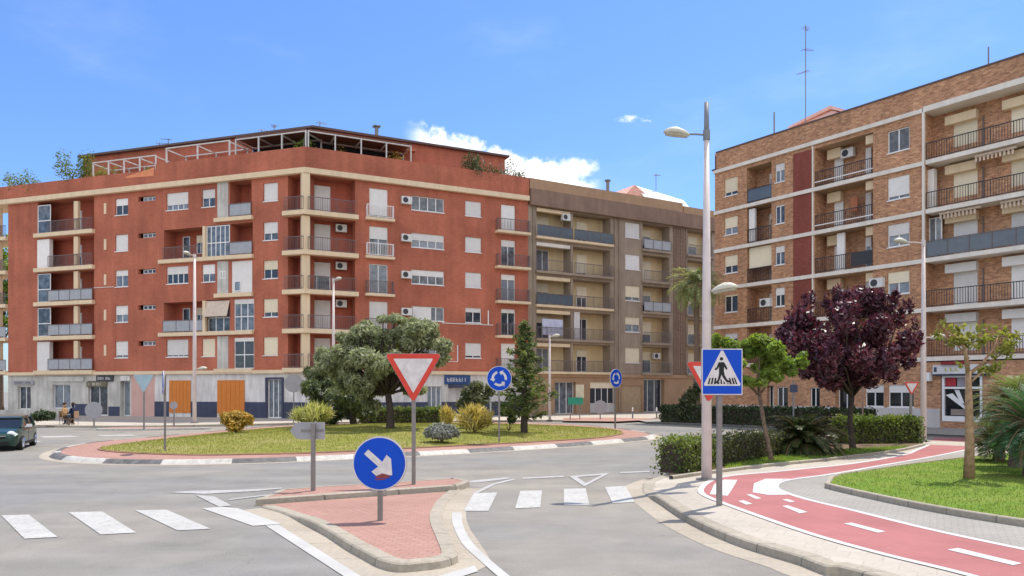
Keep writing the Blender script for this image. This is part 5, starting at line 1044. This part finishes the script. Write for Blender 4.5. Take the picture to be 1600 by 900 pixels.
def fronds(name, label, base, trunk_h, n, L_, seed, leafm, tr=.14, spread=(.1, 1.45), ll=.42, nl=22, lw=.08, group=None, droop=1.0, stems=1):
    rg = np.random.default_rng(seed); base = Vector(base); t = thing(name, label, 'palm', base, group)
    if trunk_h > 0: MB().tube([base, base+Vector((.04, 0, trunk_h*.5)), base+Vector((0, 0, trunk_h))], [tr*1.3, tr, tr*.9], 10).build('trunk', BARK, t)
    o = base+Vector((0, 0, trunk_h)); stem = MB(); Q = []
    for i in range(n):
        a = i*2.39996+rg.uniform(-.2, .2); e = spread[0]+(spread[1]-spread[0])*((i+.5)/n)**.8; d = Vector((math.cos(a), math.sin(a), 0)); p = o.copy(); pts = [p.copy()]; ang = PI/2-e; LL = L_*rg.uniform(.8, 1.1)
        for j in range(10): p = p+(d*math.cos(ang)+Vector((0, 0, math.sin(ang))))*(LL/10); ang -= .13*droop*(1+j*.12); pts.append(p.copy())
        stem.tube(pts, [.022*(1-.085*j) for j in range(11)], 4, False); s = Vector((-d.y, d.x, 0))
        for q in range(nl):
            f = .18+.8*q/(nl-1); x = f*10; j = min(9, int(x)); c = pts[j].lerp(pts[j+1], x-j); tg = (pts[j+1]-pts[j]).normalized(); l2 = ll*(math.sin(PI*min(1, f*.8+.18))**.6)*rg.uniform(.8, 1.15)
            for sd in (-1, 1):
                dv = (s*sd+tg*.75+Vector((0, 0, .22-.5*rg.random()*droop))).normalized(); up = tg.cross(dv).normalized(); wv = up.cross(dv).normalized()*lw*.5; wv = tg*lw*.5
                Q.append([c-wv*.6, c+dv*l2*.45+wv*.6, c+dv*l2, c+dv*l2*.45-wv*.6])
    stem.build('stalks', BARKT, t); quads('fronds', leafm, np.array([[list(v) for v in q] for q in Q]), t); return t
P = AT(1088, 440, 52); fronds('palm_tree', 'palm tree rising between the tall lamp and the tan brick block', (P.x, P.y, .12), HT(444, 52)-.3, 54, 2.5, 41, mat_leaf('pale_palm_leaves', (.19, .23, .09), (.30, .32, .15), .35), .2, (.05, 1.9), .6, 20, .15)
b = G(1272, 714, .17); fronds('cycad', 'low dense dark cycad with fine arching leaves in front of the plum trunk', (b.x, b.y+1.0, .15), .3, 150, 1.6, 42, mat_leaf('cycad_leaves', (.045, .065, .022), (.09, .11, .035), .3), .2, (.1, 1.66), .34, 28, .11, droop=.85)
b = AT(1588, 700, 19.8); fronds('palm_tree', 'bushy grey-green palm on the lawn, right of the young tree', (b.x, b.y, .2), 1.7, 95, 1.15, 43, mat_leaf('grey_palm_leaves', (.13, .17, .06), (.21, .25, .11), .34), .16, (.1, 2.3), .36, 22, .06, droop=.65)
b = AT(1612, 700, 17.6); fronds('palm_tree', 'dark blue-green palm at the right edge of the lawn', (b.x, b.y, .2), 1.25, 70, 1.3, 44, LF_PALMD, .16, (.1, 2.1), .40, 24, .06, droop=.5)
b = AT(1560, 700, 21.5); fronds('palm_tree', 'small low green palm right behind the young tree trunk', (b.x, b.y, .2), .6, 60, .9, 45, LF_PALM, .14, (.1, 1.8), .36, 22, .06, droop=.55)
# trees behind the red block at the far left
for i, (px, top, Yd, s) in enumerate(((-60, 420, 80, 3.2), (2, 345, 84, 2.8))):
    x = AT(px, 500, Yd).x; zt = HT(top, Yd); clb = crown((x, Yd, zt*.62), (s, s, zt*.42), 40, 1.0, np.random.default_rng(50+i)); tree('broadleaf_tree', ['green tree at the far left end behind the shops', 'tall green tree seen through the end balconies at far left'][i], Vector((x, Yd, 0)), Vector((x, Yd, zt*.35)), clb, 5000, .45, .55, LF_GREEN, BARK, .25, 60+i, branch=.3)
# roof plants
def roofplant(label, fr, u, w, h, r, seed, mat=None, n=500):
    p = fr.pt(u, w, 19.42); kk = [(p+Vector((rg.normal()*r*.4, rg.normal()*r*.4, h*.55+rg.normal()*h*.15)), (r*.6, r*.6, h*.35)) for _ in range(5)]
    t = shrub(label, p, kk, n, .2, .45, mat or LF_HEDGE, seed, 'roof_plant', 'plant', group='roof terrace plants'); MB().tube([p-Vector((0, 0, .02)), p+Vector((0, 0, .4))], [.22, .28], 12).build('pot', TERRA, t); return t
roofplant('tall dense shrub at the left end of the roof terrace', FL, U(108), -.9, 3.0, 1.5, 70, n=900); roofplant('spindly taller shrub beside the dense one on the left terrace', FL, U(124), -.8, 3.7, .8, 71); roofplant('low round shrub near the left edge of the roof parapet', FL, U(42), -.8, 2.3, 1.3, 72); roofplant('leftmost small shrub on the roof parapet', FL, U(20), -.9, 2.0, .9, 73)
roofplant('yellowish shrub under the left white pergola', FL, U(148), -1.2, 2.3, 1.0, 74, LF_YOUNG); roofplant('small dark shrub beside the orange tarp', FL, U(216), -1.0, 1.5, .6, 75)
roofplant('green shrub inside the glazed veranda near the corner', FL, U(455), -1.4, 2.4, 1.2, 76, LF_GREEN); roofplant('reddish-brown shrub in the veranda right of the corner', FRt, V(555), -1.4, 2.3, 1.1, 77, LF_ORA); roofplant('golden shrub at the right end of the veranda', FRt, V(622), -1.2, 2.3, 1.1, 78, LF_ORA)
roofplant('dark green shrub on the right half of the roof terrace', FRt, V(742), -.7, 3.1, 1.1, 79, LF_DARK, 900); roofplant('pale flowering shrub near the right end of the roof terrace', FRt, V(795), -.8, 2.7, 1.2, 80, LF_GREY); roofplant('small dark shrub at the very right end of the roof terrace', FRt, V(815), -.7, 2.2, .9, 81, LF_DARK); roofplant('spreading dark shrub between the two right terrace shrubs', FRt, V(768), -.8, 2.5, 1.6, 82, LF_DARK, 800)
# grass blades
def grass(name, poly, zf, n, hgt, mat, seed, near=None):
    rg = np.random.default_rng(seed); xs = [p[0] for p in poly]; ys = [p[1] for p in poly]; out = []
    while len(out) < n:
        x = rg.uniform(min(xs), max(xs)); y = rg.uniform(min(ys), max(ys))
        if near and rg.random() > (near/max(near, y))**2: continue
        if inside((x, y), poly): out.append((x, y, zf(x, y)))
    P = np.array(out); n = len(P); a = rg.uniform(0, 2*PI, n); h = hgt*rg.uniform(.5, 1.4, n); w = np.stack([np.cos(a), np.sin(a), np.zeros(n)], 1)*(.004+hgt*.13); l = np.stack([rg.normal(size=n)*.5*h, rg.normal(size=n)*.5*h, h], 1)
    o = quads(name, mat, np.stack([P-w, P+w, P+l+w*.2, P+l-w*.2], 1), origin=(0, 0, 0)); return tag(o, kind='stuff')
GR_A = mat_leaf('dry_grass_blades', (.215, .235, .045), (.285, .28, .065), .4, (1.2, 1.2, .7)); GR_B = mat_leaf('fresh_grass_blades', (.155, .235, .048), (.22, .275, .065), .42)
grass('grass', LAWNR, zp(.085), 80000, .038, GR_B, 90, 16); grass('grass', LB, lambda x, y: mound(x, y)-.01, 50000, .055, GR_A, 91)
grass('grass', GP([(1130,737),(1200,728),(1300,718),(1400,705),(1420,700),(1330,705),(1210,716),(1140,728)], PH), zp(.07), 5000, .06, GR_B, 92)

# ------------------------------------------------------------------ green car at the left edge
def build_car():
    f = Vector((.40, -.917)); cen = Vector((-20.0, 28.95))
    class Low(Fr):
        def pt(s, u, w, v): return Fr.pt(s, u, w, v if v < .3 else .3+(v-.3)*.86)
    fr = Low((cen.x, cen.y, 0), f, (-f.y, f.x))   # u forward, w to its left, v up
    t = thing('parked_car', 'dark green small hatchback with round headlights driving round the roundabout', 'car', (cen.x, cen.y, 0)); t.name = 'hatchback_car'
    def ringb(u, w, zb, zs, zt, cr=.85): return [fr.pt(u, a, b) for a, b in ((0,zb),(w*.9,zb),(w,zb+.12),(w,zs),(w*cr,zt),(0,zt+.03),(-w*cr,zt),(-w,zs),(-w,zb+.12),(-w*.9,zb))]
    st = [(1.92,.55,.28,.5,.62),(1.86,.72,.2,.6,.70),(1.7,.80,.18,.68,.78),(1.3,.85,.18,.74,.88),(.85,.86,.18,.8,.94),(.2,.86,.18,.84,.95),(-1.0,.86,.18,.86,.96),(-1.6,.84,.2,.84,.95),(-1.82,.78,.24,.78,.92),(-1.9,.65,.3,.7,.85)]
    MB().loft([ringb(*s) for s in st]).build('body', CARP, t, smooth=False)
    def ringc(u, w, z0, z1): return [fr.pt(u, a, b) for a, b in ((-w,z0),(w,z0),(w*.86,z1),(-w*.86,z1))]
    MB().loft([ringc(.95,.76,.93,.95),ringc(.35,.77,.94,1.36),(ringc(-.9,.77,.95,1.37)),ringc(-1.5,.74,.95,1.30),ringc(-1.8,.72,.93,.98)]).build('windows', GLASSD, t)
    MB().loft([ringc(.45,.70,1.33,1.36),ringc(.25,.74,1.33,1.41),ringc(-.9,.74,1.34,1.43),ringc(-1.5,.70,1.28,1.35),ringc(-1.6,.66,1.24,1.27)]).build('roof', CARP, t)
    pil = MB()
    for w in (-1, 1):
        pil.tube([fr.pt(.95, w*.74, .94), fr.pt(.33, w*.68, 1.37)], .035, 6).tube([fr.pt(-.35, w*.775, .94), fr.pt(-.35, w*.675, 1.38)], .04, 6).tube([fr.pt(-1.55, w*.75, .94), fr.pt(-1.3, w*.66, 1.35)], .07, 6)
    pil.build('pillar', CARP, t)
    for w in (-1, 1):
        m = MB(); m.tube([fr.pt(.75, w*.84, .95), fr.pt(.72, w*.96, 1.0)], .025, 6); m.box(fr, .66, .76, w*.98-.09, w*.98+.09, .95, 1.08); m.build('mirror', CARW, t)
        F2 = Fr(fr.pt(1.80, w*.56, 0), (-f.y, f.x)); h = MB(); rings = [[fr.pt(1.70+q, w*.58+r*math.cos(a), .70+r*math.sin(a)) for a in [2*PI*j/18 for j in range(18)]] for q, r in ((0,.13),(.1,.13),(.145,.11),(.16,.05))]
        h.loft(rings).build('headlight', HEADL, t, smooth=True)
        MB().loft([[fr.pt(1.84+q, w*.5+r*math.cos(a), .38+r*math.sin(a)) for a in [2*PI*j/12 for j in range(12)]] for q, r in ((0,.06),(.06,.05))]).build('fog_lamp', HEADL, t)
        for u in (1.22, -1.22):
            def wr(y, r): return [fr.pt(u+r*math.cos(a), y, .30+r*math.sin(a)) for a in [2*PI*j/24 for j in range(24)]]
            wh = MB().loft([wr(w*.68, .2), wr(w*.68, .29), wr(w*.70, .30), wr(w*.85, .30), wr(w*.875, .285), wr(w*.875, .2)]).build('wheel', TYRE, t)
            rm = MB(); rm.loft([wr(w*.86, .205), wr(w*.878, .2), wr(w*.87, .05), wr(w*.885, .03)])
            for j in range(6): a = j*PI/3; rm.tube([fr.pt(u, w*.882, .30), fr.pt(u+.19*math.cos(a), w*.882, .30+.19*math.sin(a))], .022, 5)
            rm.build('rim', CHROME, wh)
    MB().box(fr, 1.86, 1.93, -.42, .42, .50, .60).build('grille', TYRE, t); MB().box(fr, 1.88, 1.94, -.55, .55, .24, .38).build('lower_grille', TYRE, t); MB().box(fr, 1.87, 1.945, -.45, .45, .605, .63).build('chrome_strip', CHROME, t)
    MB().box(fr, 1.945, 1.96, -.26, .26, .40, .51).build('number_plate', WHITES, t)
    m = MB(); [m.box(fr, .15, .17, w*.862-.003, w*.862+.003, .3, .9) for w in (-1, 1)]; [m.box(fr, -.9, .9, w*.866-.006, w*.866+.006, .2, .3) for w in (-1, 1)]; m.build('sill_trim', TYRE, t)
build_car()

# ------------------------------------------------------------------ two people seated outside the shops
def person(label, B, yaw, top, trousers):
    t_ = None; d = Vector((math.cos(yaw), math.sin(yaw), 0)); s = Vector((-d.y, d.x, 0)); B = Vector((B[0], B[1], .12))
    def p(f, l, z): return B+d*f+s*l+Vector((0, 0, z))
    J = [(p(0,0,.5),.15),(p(-.03,0,.72),.15),(p(-.04,0,.95),.17),(p(-.03,0,1.08),.07),(p(0,0,1.17),.085),(p(.01,0,1.27),.10),(p(.0,0,1.36),.07)]; E = [(0,1),(1,2),(2,3),(3,4),(4,5),(5,6)]
    for sd in (-1, 1):
        i = len(J); J += [(p(-.03,sd*.19,1.0),.075),(p(.05,sd*.24,.76),.055),(p(.28,sd*.14,.70),.045),(p(.36,sd*.12,.70),.04)]; E += [(2,i),(i,i+1),(i+1,i+2),(i+2,i+3)]
        i = len(J); J += [(p(.05,sd*.1,.5),.1),(p(.43,sd*.12,.5),.075),(p(.42,sd*.12,.09),.05),(p(.56,sd*.13,.05),.045)]; E += [(0,i),(i,i+1),(i+1,i+2),(i+2,i+3)]
    me = bpy.data.meshes.new('person'); me.from_pydata([tuple(q-B) for q, r in J], E, []); o = bpy.data.objects.new('person', me); COL.objects.link(o); o.location = B; ORI[o] = B
    me.materials.append(pm('clothes_'+top[0], top[1], .9)); sk = o.modifiers.new('Skin', 'SKIN'); sv = me.skin_vertices[0].data
    for q, (_, r) in zip(sv, J): q.radius = (r, r)
    sv[0].use_root = True; sb = o.modifiers.new('Sub', 'SUBSURF'); sb.levels = 1; sb.render_levels = 1
    tag(o, label, 'person')
    h = MB(); h.loft([[p(-.01+r*math.cos(a), r*math.sin(a)*.9, z) for a in [2*PI*j/12 for j in range(12)]] for z, r in ((1.24,.105),(1.31,.115),(1.37,.095),(1.40,.04))]); h.build('hair', BARKD, o, smooth=True)
    fa = MB(); fa.loft([[p(.055+x, r*math.cos(a), 1.23+r*1.2*math.sin(a)) for a in [2*PI*j/10 for j in range(10)]] for x, r in ((0,.075),(.03,.06),(.045,.02))]); fa.build('face', pm('skin', (.48, .28, .2), .6), o, smooth=True)
    l = MB()
    for sd in (-1, 1): l.tube([p(.0, sd*.1, .5), p(.44, sd*.12, .52), p(.43, sd*.12, .12)], [.115, .09, .07], 8)
    l.build('trousers', trousers, o); return o
def chair(B, yaw, label):
    d = Vector((math.cos(yaw), math.sin(yaw))); fr = Fr((B[0], B[1], .12), (-d.y, d.x), (d.x, d.y)); t = thing('terrace_chair', label, 'chair', (B[0], B[1], .12), 'terrace chairs')
    MB().box(fr, -.21, .21, -.2, .22, .35, .385).build('seat', BARKT, t); MB().box(fr, -.21, .21, -.25, -.21, .45, .85).build('backrest', BARKT, t)
    for a, b_ in ((-1, -1), (1, -1), (-1, 1), (1, 1)): MB().tube([fr.pt(a*.19, b_*.2, 0), fr.pt(a*.19, b_*.2-(.03 if b_ < 0 else 0), .85 if b_ < 0 else .35)], .016, 6).build('leg', STEEL, t)
for px, yw, lb, tp, tr in ((101, .1, 'seated person in a tan top outside the shops', ('tan', (.42, .25, .12)), BARKD), (114, PI-.1, 'seated person in a dark navy jacket outside the shops', ('navy', (.02, .025, .06)), NAVY)):
    b = G(px, 663.5, .12); person(lb, b, yw, tp, tr); chair(b, yw, 'slatted terrace chair under the person in '+('the tan top' if tp[0] == 'tan' else 'the navy jacket'))
